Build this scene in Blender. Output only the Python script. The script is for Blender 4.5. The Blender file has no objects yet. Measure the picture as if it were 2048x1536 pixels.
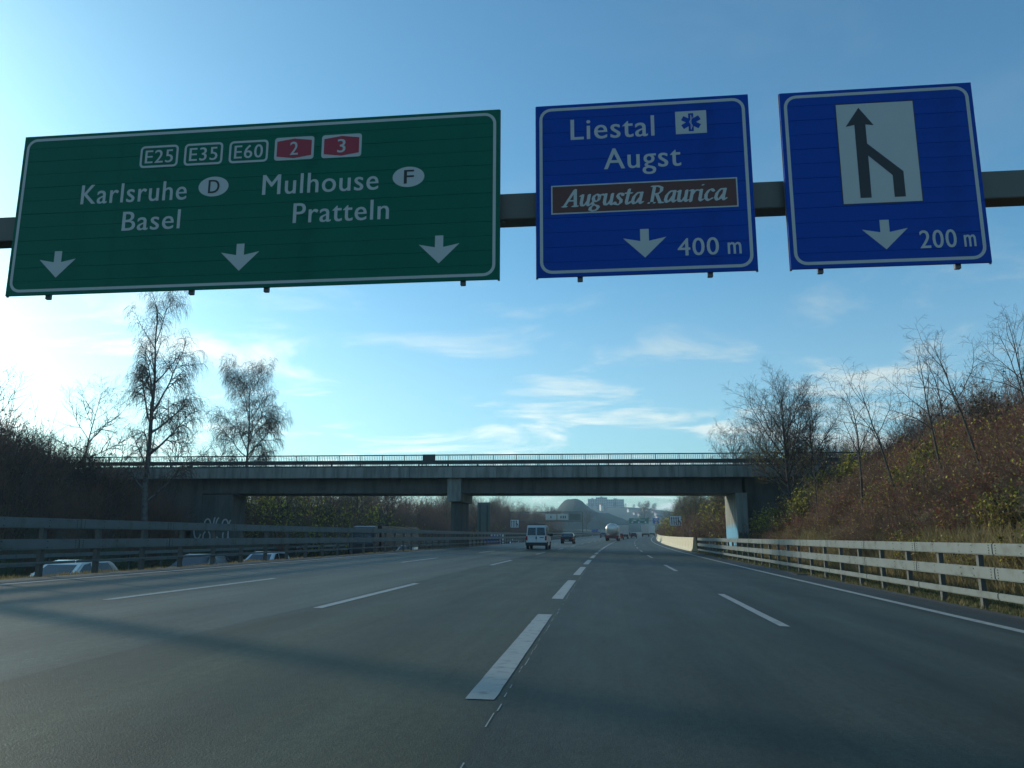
import bpy, bmesh, math, random
import numpy as np
from mathutils import Vector, Matrix
R = math.radians
random.seed(7); rng = np.random.default_rng(7)
SC = bpy.context.scene
C = SC.collection

# ------------------------------------------------------------------ camera
F_PX, PITCH, YAW, ROLL, CAM_H, CROSS = 1571.6, .19109, .11359, .00204, 1.213, .0248
cd = bpy.data.cameras.new('camera'); cam = bpy.data.objects.new('camera', cd); C.objects.link(cam)
cd.sensor_width = 36; cd.lens = F_PX/2048*36; cd.clip_start = .1; cd.clip_end = 12000
fw = Vector((-math.sin(YAW)*math.cos(PITCH), math.cos(YAW)*math.cos(PITCH), math.sin(PITCH)))
rt = Vector((math.cos(YAW), math.sin(YAW), 0)); up = rt.cross(fw)
r2 = rt*math.cos(ROLL)+up*math.sin(ROLL); u2 = up*math.cos(ROLL)-rt*math.sin(ROLL)
m = Matrix((r2, u2, -fw)).transposed().to_4x4(); m.translation = Vector((0, 0, CAM_H)); cam.matrix_world = m
SC.camera = cam
SC.render.resolution_x, SC.render.resolution_y = 1024, 768
SC.cycles.max_bounces = 6; SC.cycles.diffuse_bounces = 3; SC.cycles.glossy_bounces = 3; SC.cycles.volume_bounces = 0

# ------------------------------------------------------------------ sky, sun, exposure
SUN_AZ, SUN_EL = 62.0, 16.0          # degrees left of the road direction, above the horizon
w = bpy.data.worlds.new('World'); SC.world = w; w.use_nodes = True
nt = w.node_tree; nt.nodes.clear(); N = nt.nodes.new; LK = nt.links.new
out = N('ShaderNodeOutputWorld'); bg = N('ShaderNodeBackground'); bg.inputs[1].default_value = .15
sky = N('ShaderNodeTexSky'); sky.sky_type = 'NISHITA'; sky.sun_disc = False
sky.sun_elevation = R(SUN_EL); sky.sun_rotation = R(-SUN_AZ)
sky.air_density = 1.0; sky.dust_density = 1.6; sky.ozone_density = 4.5; sky.altitude = 300
tc = N('ShaderNodeTexCoord'); sep = N('ShaderNodeSeparateXYZ'); LK(tc.outputs['Generated'], sep.inputs[0])
def mth(op, a, b=None, clamp=False):
    n = N('ShaderNodeMath'); n.operation = op; n.use_clamp = clamp
    for i, v in enumerate((a, b)):
        if v is None: continue
        if isinstance(v, (int, float)): n.inputs[i].default_value = v
        else: LK(v, n.inputs[i])
    return n.outputs[0]
zz = mth('MAXIMUM', sep.outputs[2], .0); zd = mth('ADD', zz, .085)
px_, py_ = mth('DIVIDE', sep.outputs[0], zd), mth('DIVIDE', sep.outputs[1], zd)
cmb = N('ShaderNodeCombineXYZ'); LK(px_, cmb.inputs[0]); LK(py_, cmb.inputs[1])
mp = N('ShaderNodeMapping'); mp.inputs['Rotation'].default_value = (0, 0, R(28)); mp.inputs['Scale'].default_value = (.85, 1.0, 1)
mp.inputs['Location'].default_value = (1.3, .4, 0); LK(cmb.outputs[0], mp.inputs[0])
n1 = N('ShaderNodeTexNoise'); n1.inputs['Scale'].default_value = 1.45; n1.inputs['Detail'].default_value = 9
n1.inputs['Roughness'].default_value = .6; n1.inputs['Distortion'].default_value = .5; LK(mp.outputs[0], n1.inputs[0])
n2 = N('ShaderNodeTexNoise'); n2.inputs['Scale'].default_value = .2; n2.inputs['Detail'].default_value = 2; LK(cmb.outputs[0], n2.inputs[0])
cl = mth('ADD', n1.outputs[0], mth('MULTIPLY', n2.outputs[0], .35))
mr = N('ShaderNodeMapRange'); mr.interpolation_type = 'SMOOTHSTEP'; LK(cl, mr.inputs[0])
mr.inputs[1].default_value = .65; mr.inputs[2].default_value = .85; mr.inputs[3].default_value = .16; mr.inputs[4].default_value = .92
# clouds thin out towards the zenith (a bank of thin cirrus lying low)
mr2 = N('ShaderNodeMapRange'); LK(sep.outputs[2], mr2.inputs[0]); mr2.interpolation_type = 'SMOOTHSTEP'
mr2.inputs[1].default_value = .16; mr2.inputs[2].default_value = .36; mr2.inputs[3].default_value = 1; mr2.inputs[4].default_value = .1
cf = mth('MULTIPLY', mr.outputs[0], mr2.outputs[0], True)
tint = N('ShaderNodeMix'); tint.data_type = 'RGBA'; tint.blend_type = 'MULTIPLY'; tint.inputs[0].default_value = 1
LK(sky.outputs[0], tint.inputs[6]); tint.inputs[7].default_value = (.64, .95, .87, 1)
bw = N('ShaderNodeRGBToBW'); LK(tint.outputs[2], bw.inputs[0])
clc = N('ShaderNodeMix'); clc.data_type = 'RGBA'; clc.blend_type = 'MULTIPLY'; clc.inputs[0].default_value = 1
LK(mth('ADD', mth('MULTIPLY', bw.outputs[0], 1.3), 1.2), clc.inputs[6]); clc.inputs[7].default_value = (.86, .98, .96, 1)
mix = N('ShaderNodeMix'); mix.data_type = 'RGBA'; LK(cf, mix.inputs[0]); LK(tint.outputs[2], mix.inputs[6]); LK(clc.outputs[2], mix.inputs[7])
LK(mix.outputs[2], bg.inputs[0]); LK(bg.outputs[0], out.inputs[0])
sl = bpy.data.lights.new('sun', 'SUN'); sl.energy = 2.0; sl.angle = R(3.0); sl.color = (1, .9, .72)
so = bpy.data.objects.new('sun', sl); C.objects.link(so)
sd = Vector((-math.sin(R(SUN_AZ))*math.cos(R(SUN_EL)), math.cos(R(SUN_AZ))*math.cos(R(SUN_EL)), math.sin(R(SUN_EL))))
so.rotation_euler = sd.to_track_quat('Z', 'Y').to_euler(); so.location = sd*60
vs = SC.view_settings; vs.view_transform = 'Standard'; vs.look = 'None'; vs.exposure = .62; vs.gamma = 1; vs.use_curve_mapping = False

# ------------------------------------------------------------------ materials
MATS = {}
def mat(name, col, rough=.6, var=.15, scale=4., metal=0., bump=0., bscale=40., spec=.5, dirt=None, dscale=1.5, dthr=.55, emit=None, trans=0, streak=0):
    """procedural principled material: base colour broken by noise, optional second tone as stains, optional fine bump"""
    if name in MATS: return MATS[name]
    M = bpy.data.materials.new(name); M.use_nodes = True; t = M.node_tree; b = t.nodes['Principled BSDF']; n, l = t.nodes.new, t.links.new
    b.inputs['Roughness'].default_value = rough; b.inputs['Metallic'].default_value = metal; b.inputs['Specular IOR Level'].default_value = spec
    co = n('ShaderNodeTexCoord'); no = n('ShaderNodeTexNoise'); no.inputs['Scale'].default_value = scale; no.inputs['Detail'].default_value = 5
    l(co.outputs['Object'], no.inputs['Vector'])
    mx = n('ShaderNodeMix'); mx.data_type = 'RGBA'; l(no.outputs[0], mx.inputs[0])
    mx.inputs[6].default_value = [c*(1-var) for c in col]+[1]; mx.inputs[7].default_value = [min(1, c*(1+var)) for c in col]+[1]
    o = mx.outputs[2]
    if dirt:
        d = n('ShaderNodeTexNoise'); d.inputs['Scale'].default_value = dscale; d.inputs['Detail'].default_value = 6; d.inputs['Roughness'].default_value = .65
        if streak:
            sm = n('ShaderNodeMapping'); sm.inputs['Scale'].default_value = (1, 1, streak); l(co.outputs['Object'], sm.inputs[0]); l(sm.outputs[0], d.inputs['Vector'])
        else: l(co.outputs['Object'], d.inputs['Vector'])
        r = n('ShaderNodeMapRange'); r.inputs[1].default_value = dthr-.08; r.inputs[2].default_value = dthr+.12; l(d.outputs[0], r.inputs[0])
        m2 = n('ShaderNodeMix'); m2.data_type = 'RGBA'; l(r.outputs[0], m2.inputs[0]); l(o, m2.inputs[6]); m2.inputs[7].default_value = list(dirt)+[1]; o = m2.outputs[2]
    l(o, b.inputs['Base Color'])
    if bump:
        bn = n('ShaderNodeTexNoise'); bn.inputs['Scale'].default_value = bscale; bn.inputs['Detail'].default_value = 3; l(co.outputs['Object'], bn.inputs['Vector'])
        bp = n('ShaderNodeBump'); bp.inputs['Strength'].default_value = bump; bp.inputs['Distance'].default_value = .02; l(bn.outputs[0], bp.inputs['Height']); l(bp.outputs[0], b.inputs['Normal'])
    if emit:
        b.inputs['Emission Color'].default_value = list(emit[:3])+[1]; b.inputs['Emission Strength'].default_value = emit[3]
    if trans:
        tr = n('ShaderNodeBsdfTranslucent'); l(o, tr.inputs[0]); ms = n('ShaderNodeMixShader'); ms.inputs[0].default_value = trans
        l(b.outputs[0], ms.inputs[1]); l(tr.outputs[0], ms.inputs[2]); l(ms.outputs[0], t.nodes['Material Output'].inputs[0])
    MATS[name] = M; return M
def road_mat(name, lanes):
    """asphalt; UV holds (metres across, metres along) so that paving strips, wheel tracks and joints follow the lanes"""
    M = bpy.data.materials.new(name); M.use_nodes = True; t = M.node_tree; b = t.nodes['Principled BSDF']; n, l = t.nodes.new, t.links.new
    uv = n('ShaderNodeUVMap'); sp = n('ShaderNodeSeparateXYZ'); l(uv.outputs[0], sp.inputs[0])
    ramp = n('ShaderNodeValToRGB'); e = ramp.color_ramp.elements
    mpr = n('ShaderNodeMapRange'); mpr.inputs[1].default_value = -14; mpr.inputs[2].default_value = 10; l(sp.outputs[0], mpr.inputs[0])
    wob = n('ShaderNodeTexNoise'); wob.inputs['Scale'].default_value = .35; l(uv.outputs[0], wob.inputs['Vector'])
    ad = n('ShaderNodeMath'); ad.operation = 'MULTIPLY_ADD'; ad.inputs[1].default_value = .012; l(wob.outputs[0], ad.inputs[0]); l(mpr.outputs[0], ad.inputs[2])
    l(ad.outputs[0], ramp.inputs[0])
    while len(e) > 1: e.remove(e[-1])
    e[0].position = 0; e[0].color = list(lanes[0][1])+[1]
    for u, c in lanes[1:]:
        q = e.new((u+14)/24+.006); q.color = list(c)+[1]
    def noise(sx, sy, sc, det=4, ro=.6):
        mp_ = n('ShaderNodeMapping'); mp_.inputs['Scale'].default_value = (sx, sy, 1); l(uv.outputs[0], mp_.inputs[0])
        q = n('ShaderNodeTexNoise'); q.inputs['Scale'].default_value = sc; q.inputs['Detail'].default_value = det; q.inputs['Roughness'].default_value = ro; l(mp_.outputs[0], q.inputs['Vector']); return q.outputs[0]
    def mulr(c, f, a, b_, lo=.3, hi=.7):
        r = n('ShaderNodeMapRange'); r.inputs[1].default_value = lo; r.inputs[2].default_value = hi; r.inputs[3].default_value = a; r.inputs[4].default_value = b_; l(f, r.inputs[0])
        x = n('ShaderNodeMix'); x.data_type = 'RGBA'; x.blend_type = 'MULTIPLY'; x.inputs[0].default_value = 1; l(c, x.inputs[6]); l(r.outputs[0], x.inputs[7]); return x.outputs[2]
    c = ramp.outputs[0]
    c = mulr(c, noise(1, 1, 55, 3, .8), .45, 1.65)          # aggregate
    c = mulr(c, noise(1, 1, 240, 2, .7), .5, 1.6)
    c = mulr(c, noise(1, .5, 16, 4, .85), .66, 1.38)
    c = mulr(c, noise(2.2, .03, 1.0, 6, .7), .72, 1.25)        # streaks along the lanes
    c = mulr(c, noise(.5, .12, .9, 5, .7), .78, 1.2)            # patches
    sn = n('ShaderNodeMath'); sn.operation = 'SINE'; sm = n('ShaderNodeMath'); sm.operation = 'MULTIPLY_ADD'; sm.inputs[1].default_value = 2*math.pi/1.75; sm.inputs[2].default_value = 1.2; l(sp.outputs[0], sm.inputs[0]); l(sm.outputs[0], sn.inputs[0])
    c = mulr(c, sn.outputs[0], .82, 1.14, -1, 1)           # wheel tracks
    l(c, b.inputs['Base Color'])
    rr = n('ShaderNodeMapRange'); b.inputs['Specular IOR Level'].default_value = .3; rr.inputs[3].default_value = .5; rr.inputs[4].default_value = .72; l(noise(1, .2, 2, 4), rr.inputs[0]); l(rr.outputs[0], b.inputs['Roughness'])
    bp = n('ShaderNodeBump'); bp.inputs['Strength'].default_value = .7; bp.inputs['Distance'].default_value = .012; l(noise(1, 1, 60, 3, .8), bp.inputs['Height']); l(bp.outputs[0], b.inputs['Normal'])
    MATS[name] = M; return M

A_L, A_M, A_R = (.066, .072, .053), (.042, .044, .023), (.031, .038, .027)
M_road = road_mat('asphalt', [(-14, (.045, .045, .042)), (-11.2, (.05, .051, .047)), (-11.1, A_L), (-4.66, A_L), (-4.63, (.03, .03, .025)), (-4.60, (.03, .03, .025)), (-4.56, A_M), (-.83, A_M), (-.80, (.018, .018, .016)), (-.77, (.018, .018, .016)), (-.74, A_R), (6.3, A_R), (6.45, (.028, .03, .028)), (7.05, (.03, .03, .028)), (7.2, (.06, .057, .05))])
M_road2 = road_mat('asphalt_opposite', [(-14, (.05, .05, .048))])
M_paint = mat('road_paint', (.29, .30, .28), .55, .12, 6, bump=.3, bscale=90, dirt=(.12, .125, .11), dscale=7, dthr=.60)
M_steel = mat('galvanised_steel', (.145, .17, .165), .5, .14, 3, .1, dirt=(.095, .105, .095), dscale=2.2, dthr=.6)
M_post = mat('post_steel', (.09, .095, .085), .6, .15, 5, .1, dirt=(.05, .045, .036), dscale=6, dthr=.62)
M_beam = mat('gantry_beam_steel', (.10, .10, .085), .55, .12, 2, .2)
M_frame = mat('sign_frame_metal', (.11, .12, .13), .5, .1, 4, .4)
M_green = mat('sign_green', (.0, .115, .070), .55, .10, .8, spec=.15, dirt=(.0, .09, .056), dscale=1.3, dthr=.6)
M_blue = mat('sign_blue', (.0, .050, .32), .55, .10, .8, spec=.15, dirt=(.0, .042, .26), dscale=1.3, dthr=.6)
M_white = mat('sign_white', (.43, .45, .44), .5, .06, 3)
M_red = mat('sign_red', (.32, .012, .03), .5, .08, 3)
M_brown = mat('sign_brown', (.085, .022, .014), .5, .08, 3)
M_black = mat('sign_black', (.012, .012, .015), .5, .1, 3)
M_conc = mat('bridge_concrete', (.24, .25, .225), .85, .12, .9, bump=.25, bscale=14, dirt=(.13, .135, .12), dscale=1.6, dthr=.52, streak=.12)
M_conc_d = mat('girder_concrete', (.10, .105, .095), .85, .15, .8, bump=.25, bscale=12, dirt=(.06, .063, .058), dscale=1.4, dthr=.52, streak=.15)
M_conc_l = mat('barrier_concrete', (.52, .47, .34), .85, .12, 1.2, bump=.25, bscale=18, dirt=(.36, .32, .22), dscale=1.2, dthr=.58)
M_rail_d = mat('railing_paint', (.035, .042, .045), .5, .1, 3)
M_tyre = mat('tyre_rubber', (.015, .015, .016), .85, .1, 9)
M_rim = mat('wheel_rim', (.35, .36, .37), .35, .05, 5, .7)
M_glass = mat('vehicle_glass', (.018, .024, .027), .08, .05, 2, spec=.8)
M_plast = mat('dark_plastic', (.016, .017, .018), .6, .1, 6)
M_wht_p = mat('white_vehicle_paint', (.60, .62, .62), .28, .03, 2, dirt=(.5, .5, .48), dscale=1.5, dthr=.62)
M_blk_p = mat('black_vehicle_paint', (.012, .013, .016), .2, .05, 2)
M_red_p = mat('red_vehicle_paint', (.23, .012, .014), .3, .05, 2)
M_dred_p = mat('dark_red_vehicle_paint', (.09, .014, .014), .4, .05, 2)
M_grey_p = mat('grey_vehicle_paint', (.13, .14, .15), .3, .05, 2, .3)
M_dk_p = mat('dark_blue_vehicle_paint', (.02, .028, .04), .25, .05, 2)
M_blu_p = mat('blue_vehicle_paint', (.02, .08, .3), .3, .05, 2)
M_slv_p = mat('silver_tank_metal', (.60, .60, .56), .3, .06, 1.2, .55, dirt=(.45, .43, .38), dscale=1.2, dthr=.6)
M_tail = mat('tail_light_red', (.35, .01, .012), .25, .05, 5)
M_lamp = mat('headlight_glass', (.7, .7, .68), .2, .03, 5)
M_lampon = mat('headlight_lit', (.9, .75, .4), .3, .02, 5, emit=(1, .72, .3, 5))
M_lampw = mat('headlight_lit_white', (.9, .9, .85), .3, .02, 5, emit=(1, .93, .8, 1.6))
M_plate = mat('number_plate', (.55, .55, .5), .5, .05, 5)
M_bark = mat('tree_bark', (.052, .046, .038), .9, .3, 5, bump=.4, bscale=12)
M_birch = mat('birch_bark', (.13, .125, .115), .85, .3, 2.5, dirt=(.04, .036, .032), dscale=2.6, dthr=.5)
M_twig = mat('twigs_dark', (.060, .048, .038), .85, .25, 2)
M_twig_r = mat('twigs_reddish', (.18, .10, .068), .85, .3, 2)
M_twig_g = mat('twigs_grey', (.085, .078, .066), .85, .25, 2)
M_lf_r = mat('leaves_russet', (.24, .075, .05), .7, .4, 3, trans=.3)
M_lf_y = mat('leaves_yellow', (.42, .36, .05), .7, .35, 3, trans=.35)
M_lf_g = mat('leaves_olive', (.17, .18, .03), .7, .35, 3, trans=.35)
M_lf_d = mat('leaves_dark', (.035, .040, .018), .75, .35, 3, trans=.25)
M_lf_b = mat('leaves_brown', (.20, .135, .065), .75, .35, 3, trans=.3)
M_grass = mat('grass_green', (.085, .095, .03), .8, .4, 1.2, trans=.3)
M_straw = mat('grass_straw', (.24, .19, .085), .8, .35, 1.5, trans=.3)
M_soil = mat('bank_soil', (.075, .062, .04), .95, .35, .9, bump=.6, bscale=6, dirt=(.065, .075, .028), dscale=.35, dthr=.5)
M_hill = mat('far_wooded_hill', (.035, .045, .035), .95, .35, .05, dirt=(.055, .052, .036), dscale=.02, dthr=.55)
M_roofr = mat('roof_tiles', (.22, .09, .06), .8, .15, 1)
M_plaster = mat('pale_plaster', (.55, .53, .48), .8, .06, 1)
M_bldg = mat('grey_facade', (.30, .31, .33), .75, .08, .5)
M_pane = mat('window_pane', (.03, .04, .05), .15, .05, 1)
M_graf = mat('graffiti_blue', (.09, .30, .46), .7, .12, 3)
M_grafd = mat('graffiti_grey', (.055, .06, .06), .8, .15, 2)
M_grafp = mat('graffiti_pale', (.42, .45, .45), .8, .15, 2)
M_lane_w = mat('board_white', (.74, .76, .74), .5, .05, 3)

# ------------------------------------------------------------------ helpers
def tag(o, label, cat, group=None, kind=None):
    if label: o['label'] = label
    if cat: o['category'] = cat
    if group: o['group'] = group
    if kind: o['kind'] = kind
    return o
def empty(name, loc=(0, 0, 0), rz=0, label=None, cat=None, group=None):
    o = bpy.data.objects.new(name, None); C.objects.link(o); o.location = loc; o.rotation_euler = (0, 0, rz); o.empty_display_size = .2
    return tag(o, label, cat, group)
def link(name, me, parent=None, loc=None, rot=None):
    o = bpy.data.objects.new(name, me); C.objects.link(o)
    if parent: o.parent = parent
    if loc is not None: o.location = loc
    if rot is not None: o.rotation_euler = rot
    return o
class MB:
    def __init__(s): s.v = []; s.f = []
    def add(s, vs_, fs):
        b = len(s.v); s.v += [tuple(p) for p in vs_]; s.f += [tuple(i+b for i in q) for q in fs]; return s
    def box(s, x0, x1, y0, y1, z0, z1):
        return s.add([(x0, y0, z0), (x1, y0, z0), (x1, y1, z0), (x0, y1, z0), (x0, y0, z1), (x1, y0, z1), (x1, y1, z1), (x0, y1, z1)],
                     [(0, 3, 2, 1), (4, 5, 6, 7), (0, 1, 5, 4), (1, 2, 6, 5), (2, 3, 7, 6), (3, 0, 4, 7)])
    def prism(s, poly, axis, a, b):
        """polygon (2D) extruded along an axis from a to b; axis 0: poly=(y,z), 1: (x,z), 2: (x,y)"""
        n = len(poly); P = lambda p, t: (t, p[0], p[1]) if axis == 0 else ((p[0], t, p[1]) if axis == 1 else (p[0], p[1], t))
        return s.add([P(p, a) for p in poly]+[P(p, b) for p in poly], [tuple(range(n))[::-1], tuple(range(n, 2*n))]+[(i, (i+1) % n, n+(i+1) % n, n+i) for i in range(n)])
    def cyl(s, p, q, r0, r1=None, n=12):
        r1 = r0 if r1 is None else r1; p, q = Vector(p), Vector(q); d = (q-p).normalized(); a = d.orthogonal().normalized(); b = d.cross(a)
        vs_ = [p+(a*math.cos(t)+b*math.sin(t))*r0 for t in [2*math.pi*i/n for i in range(n)]]+[q+(a*math.cos(t)+b*math.sin(t))*r1 for t in [2*math.pi*i/n for i in range(n)]]
        return s.add(vs_, [tuple(range(n))[::-1], tuple(range(n, 2*n))]+[(i, (i+1) % n, n+(i+1) % n, n+i) for i in range(n)])
    def mesh(s, name, mt, bevel=0, seg=2):
        me = bpy.data.meshes.new(name); me.from_pydata(s.v, [], s.f)
        bm = bmesh.new(); bm.from_mesh(me); bmesh.ops.recalc_face_normals(bm, faces=bm.faces)
        if bevel:
            bmesh.ops.bevel(bm, geom=[e for e in bm.edges if e.calc_face_angle(0) > .35], offset=bevel, segments=seg, affect='EDGES', clamp_overlap=True)
        bm.to_mesh(me); bm.free()
        for x in (mt if isinstance(mt, (list, tuple)) else [mt]): me.materials.append(x)
        return me
    def build(s, name, mt, parent=None, loc=None, rot=None, bevel=0, seg=2):
        return link(name, s.mesh(name, mt, bevel, seg), parent, loc, rot)
def rawmesh(name, V, Fa, mts, midx=None, smooth=False):
    """fast numpy mesh; Fa: (n,3) or (n,4) ints, or a list of such arrays"""
    Fs = Fa if isinstance(Fa, list) else [Fa]
    me = bpy.data.meshes.new(name); me.vertices.add(len(V)); me.vertices.foreach_set('co', np.ascontiguousarray(V, dtype=np.float32).ravel())
    tot = np.concatenate([np.full(len(q), q.shape[1], dtype=np.int32) for q in Fs]); idx = np.concatenate([q.ravel() for q in Fs]).astype(np.int32)
    me.loops.add(len(idx)); me.loops.foreach_set('vertex_index', idx); me.polygons.add(len(tot))
    st = np.concatenate([[0], np.cumsum(tot)[:-1]]).astype(np.int32); me.polygons.foreach_set('loop_start', st); me.polygons.foreach_set('loop_total', tot)
    for x in mts: me.materials.append(x)
    if midx is not None: me.polygons.foreach_set('material_index', np.asarray(midx, dtype=np.int32))
    if smooth: me.polygons.foreach_set('use_smooth', np.ones(len(tot), dtype=bool))
    me.update(); return me
def copy_tree(o, parent=None):
    c = o.copy(); C.objects.link(c); c.parent = parent
    for ch in list(o.children): copy_tree(ch, c)
    return c

# road geometry: u across (m, right +) and Y along, curving gently to the right
KC, YS = 2.87e-4, 250.
def cx(Y): return KC*Y*Y/2 if Y < YS else KC*YS*YS/2+KC*YS*(Y-YS)
def hd(Y): return -math.atan(KC*min(max(Y, 0), YS))      # rotation about z that turns +Y along the road
def prof(Y):
    if Y < 60: return 0.
    return 2.8e-5*(Y-60)**2 if Y < 200 else 2.8e-5*140**2+.0078*(min(Y, 700)-200)
def zr(u, Y): return -CROSS*u+prof(Y)
def zo(u, Y): return -1.15+prof(Y)+.02*(u+24)*0
def P3(u, Y, dz=0): return (u+cx(Y), Y, zr(u, Y)+dz)

def vnoise(x, y, s=1., seed=0):
    def h(i, j): return (np.sin(i*127.1+j*311.7+seed*74.7)*43758.5453) % 1.
    x, y = np.asarray(x, float)/s, np.asarray(y, float)/s; i, j = np.floor(x), np.floor(y); fx, fy = x-i, y-j; fx = fx*fx*(3-2*fx); fy = fy*fy*(3-2*fy)
    return (h(i, j)*(1-fx)+h(i+1, j)*fx)*(1-fy)+(h(i, j+1)*(1-fx)+h(i+1, j+1)*fx)*fy
def sst(a, b, x):
    t = np.clip((np.asarray(x, float)-a)/(b-a), 0, 1); return t*t*(3-2*t)
def terrain(u, Y):
    u = np.asarray(u, float); Y = np.asarray(Y, float); Yc = np.clip(Y, 0, 700)
    pr = np.where(Yc < 60, 0, np.where(Yc < 200, 2.8e-5*(Yc-60)**2, .549+.0078*(Yc-200)))
    z = np.clip(-CROSS*u, -.2, .31)-.07
    z = z+(-1.15-.24)*sst(-13.1, -15.8, u)
    fade = 1-.75*sst(150, 420, Y)
    hr = np.minimum(np.maximum(u-9.9, 0)*.60, 6.4*fade+.9*vnoise(u, Y, 14, 1)); hr = hr+np.maximum(u-24, 0)*.012
    hl = np.minimum(np.maximum(-34.2-u, 0)*.52, 6.2*(1-.55*sst(120, 420, Y))+.8*vnoise(u, Y, 17, 2)); hl = hl+np.clip(-60-u, 0, 300)*.035*sst(60, 140, Y)
    bank = np.maximum(hr, hl)
    z = z+bank+(vnoise(u, Y, 2.6, 3)-.5)*.45*sst(.2, 2, bank)+(vnoise(u, Y, 1.1, 4)-.5)*.12*sst(8.2, 9.5, np.abs(u+2.0)-2.0)*(np.abs(u+24) > 9.5)
    far = sst(600, 1500, np.abs(Y))
    return z+pr-far*2.0
def tz(X, Y):
    return float(terrain(X-cx(Y), Y))

# ------------------------------------------------------------------ the setting: ground sheet and carriageways
us = np.unique(np.concatenate([np.arange(-64, -34, .9), np.arange(-34, -12, 1.1), np.arange(-12, 8, 2.5), np.arange(8, 30, .7), np.arange(30, 70, 3), [75, 90, 120, 180, 300, 600, 1200, 2500, 4500], -np.array([70, 80, 95, 120, 160, 220, 320, 600, 1200, 2500, 4500])]))
Ys = np.unique(np.concatenate([np.array([-400, -150, -60]), np.arange(-30, 130, 1.5), np.arange(130, 320, 5), np.arange(320, 760, 20), [800, 1000, 1400, 2000, 3000, 4500, 6000]]))
U, YY = np.meshgrid(us, Ys); CX = np.vectorize(cx)(np.maximum(YY, 0.)); CXf = np.where(YY > 900, cx(900.), CX)
V = np.stack([U+CXf, YY, terrain(U, YY)], -1).reshape(-1, 3); nu, ny = len(us), len(Ys)
ii = (np.arange(ny-1)[:, None]*nu+np.arange(nu-1)[None]).ravel(); Fq = np.stack([ii, ii+1, ii+nu+1, ii+nu], 1)
tag(link('ground', rawmesh('ground', V, Fq, [M_soil], smooth=True)), None, None, kind='structure')

def strip(name, ua, ub, Ylist, zf, mt, parent=None, nu_=2, lift=0.):
    uu = np.linspace(ua, ub, nu_); vs_, uvs = [], []
    for Y in Ylist:
        for u in uu: vs_.append((u+cx(max(Y, 0)), Y, zf(u, Y)+lift)); uvs.append((u, Y))
    n = nu_; fs = [(j*n+i, j*n+i+1, (j+1)*n+i+1, (j+1)*n+i) for j in range(len(Ylist)-1) for i in range(n-1)]
    me = bpy.data.meshes.new(name); me.from_pydata(vs_, [], fs); me.materials.append(mt); ul = me.uv_layers.new(name='UVMap')
    for lp in me.loops: ul.data[lp.index].uv = uvs[lp.vertex_index]
    return link(name, me, parent)
YR = [-60, -20]+list(range(0, 300, 5))+list(range(300, 760, 20))
road = strip('road', -12.35, 7.35, YR, zr, M_road, nu_=9); road['kind'] = 'structure'
oroad = strip('opposite_road', -32.6, -16.4, YR, zo, M_road2, nu_=4); oroad['kind'] = 'structure'
UL = [-11.435, -7.935, -4.435, -.935, 2.565, 6.065]
strip('edge_line', UL[0]-.09, UL[0]+.09, [y for y in YR if y < 620], zr, M_paint, road, 2, .005)
strip('edge_line', UL[5]-.10, UL[5]+.10, [y for y in YR if y < 620], zr, M_paint, road, 2, .005)
sr0 = random.Random(3)
def dash(u, w_, a, b):
    n = 26 if b < 60 else 4; o = strip('lane_dash', u-w_/2, u+w_/2, list(np.linspace(a, b, n)), zr, M_paint, road, 2, .005)
    if n > 4:      # worn, slightly ragged edges
        for v in o.data.vertices: v.co.x += sr0.gauss(0, .0022); v.co.y += sr0.gauss(0, .012)
for k in range(-1, 26): dash(UL[3], .22, 6.08+9.55*k, 12.58+9.55*k)
for j in (1, 2, 4):
    for k in range(-1, 20): dash(UL[j], .15, 12.15+18.45*k, 18.7+18.45*k)
for u in (-17.2, -32): strip('edge_line', u-.09, u+.09, [y for y in YR if y < 620], zo, M_paint, oroad, 2, .005)
for u in (-20.9, -24.6, -28.3):
    for k in range(0, 18): strip('lane_dash', u-.075, u+.075, [8+18*k, 14+18*k], zo, M_paint, oroad, 2, .005)
# remains of an old line beside the wide dashes: broken flecks of paint along the paving joint
fl = MB(); y = 2.0
while y < 30:
    ln = random.uniform(.05, .45); a = UL[3]+.165+random.uniform(-.012, .012); wd = random.uniform(.004, .012)
    if random.random() < .75: fl.add([P3(a, y, .004), P3(a+wd, y, .004), P3(a+wd*.8, y+ln, .004), P3(a, y+ln, .004)], [(0, 1, 2, 3)])
    y += ln+random.uniform(.0, .12)
fl.build('old_paint_flecks', M_paint, road)['kind'] = 'stuff'

# ------------------------------------------------------------------ overhead signs
def text_raw(s, spacing=1.0):
    cu = bpy.data.curves.new('t', 'FONT'); cu.body = s; cu.size = 1; cu.space_character = spacing; cu.resolution_u = 4
    o = bpy.data.objects.new('t', cu); C.objects.link(o); bpy.context.view_layer.update()
    me = bpy.data.meshes.new_from_object(o.evaluated_get(bpy.context.evaluated_depsgraph_get()))
    v = np.array([p.co[:] for p in me.vertices]); f = [tuple(p.vertices) for p in me.polygons]
    bpy.data.objects.remove(o); bpy.data.meshes.remove(me); bpy.data.curves.remove(cu); return v, f
CAPH = np.ptp(text_raw('H')[0][:, 1])
def lettering(s, x0, x1, base, cap, yf, mt, parent, name='lettering', spacing=1.08):
    """x0..x1: extent across the board, base line height, capital height; yf: the face it lies on (towards -Y)"""
    v, f = text_raw(s, spacing); a, b = v[:, 0].min(), v[:, 0].max()
    bo_ = .014*cap; q = [((p[0]-a)/(b-a)*(x1-x0-2*bo_)+x0+bo_+d, yf-.004-e, p[1]/CAPH*cap+base) for d, e in ((-bo_, 0), (bo_, .0004)) for p in v]; f = f+[tuple(i+len(v) for i in k) for k in f]
    me = bpy.data.meshes.new(name); me.from_pydata(q, [], f); me.materials.append(mt); return link(name, me, parent)
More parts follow.
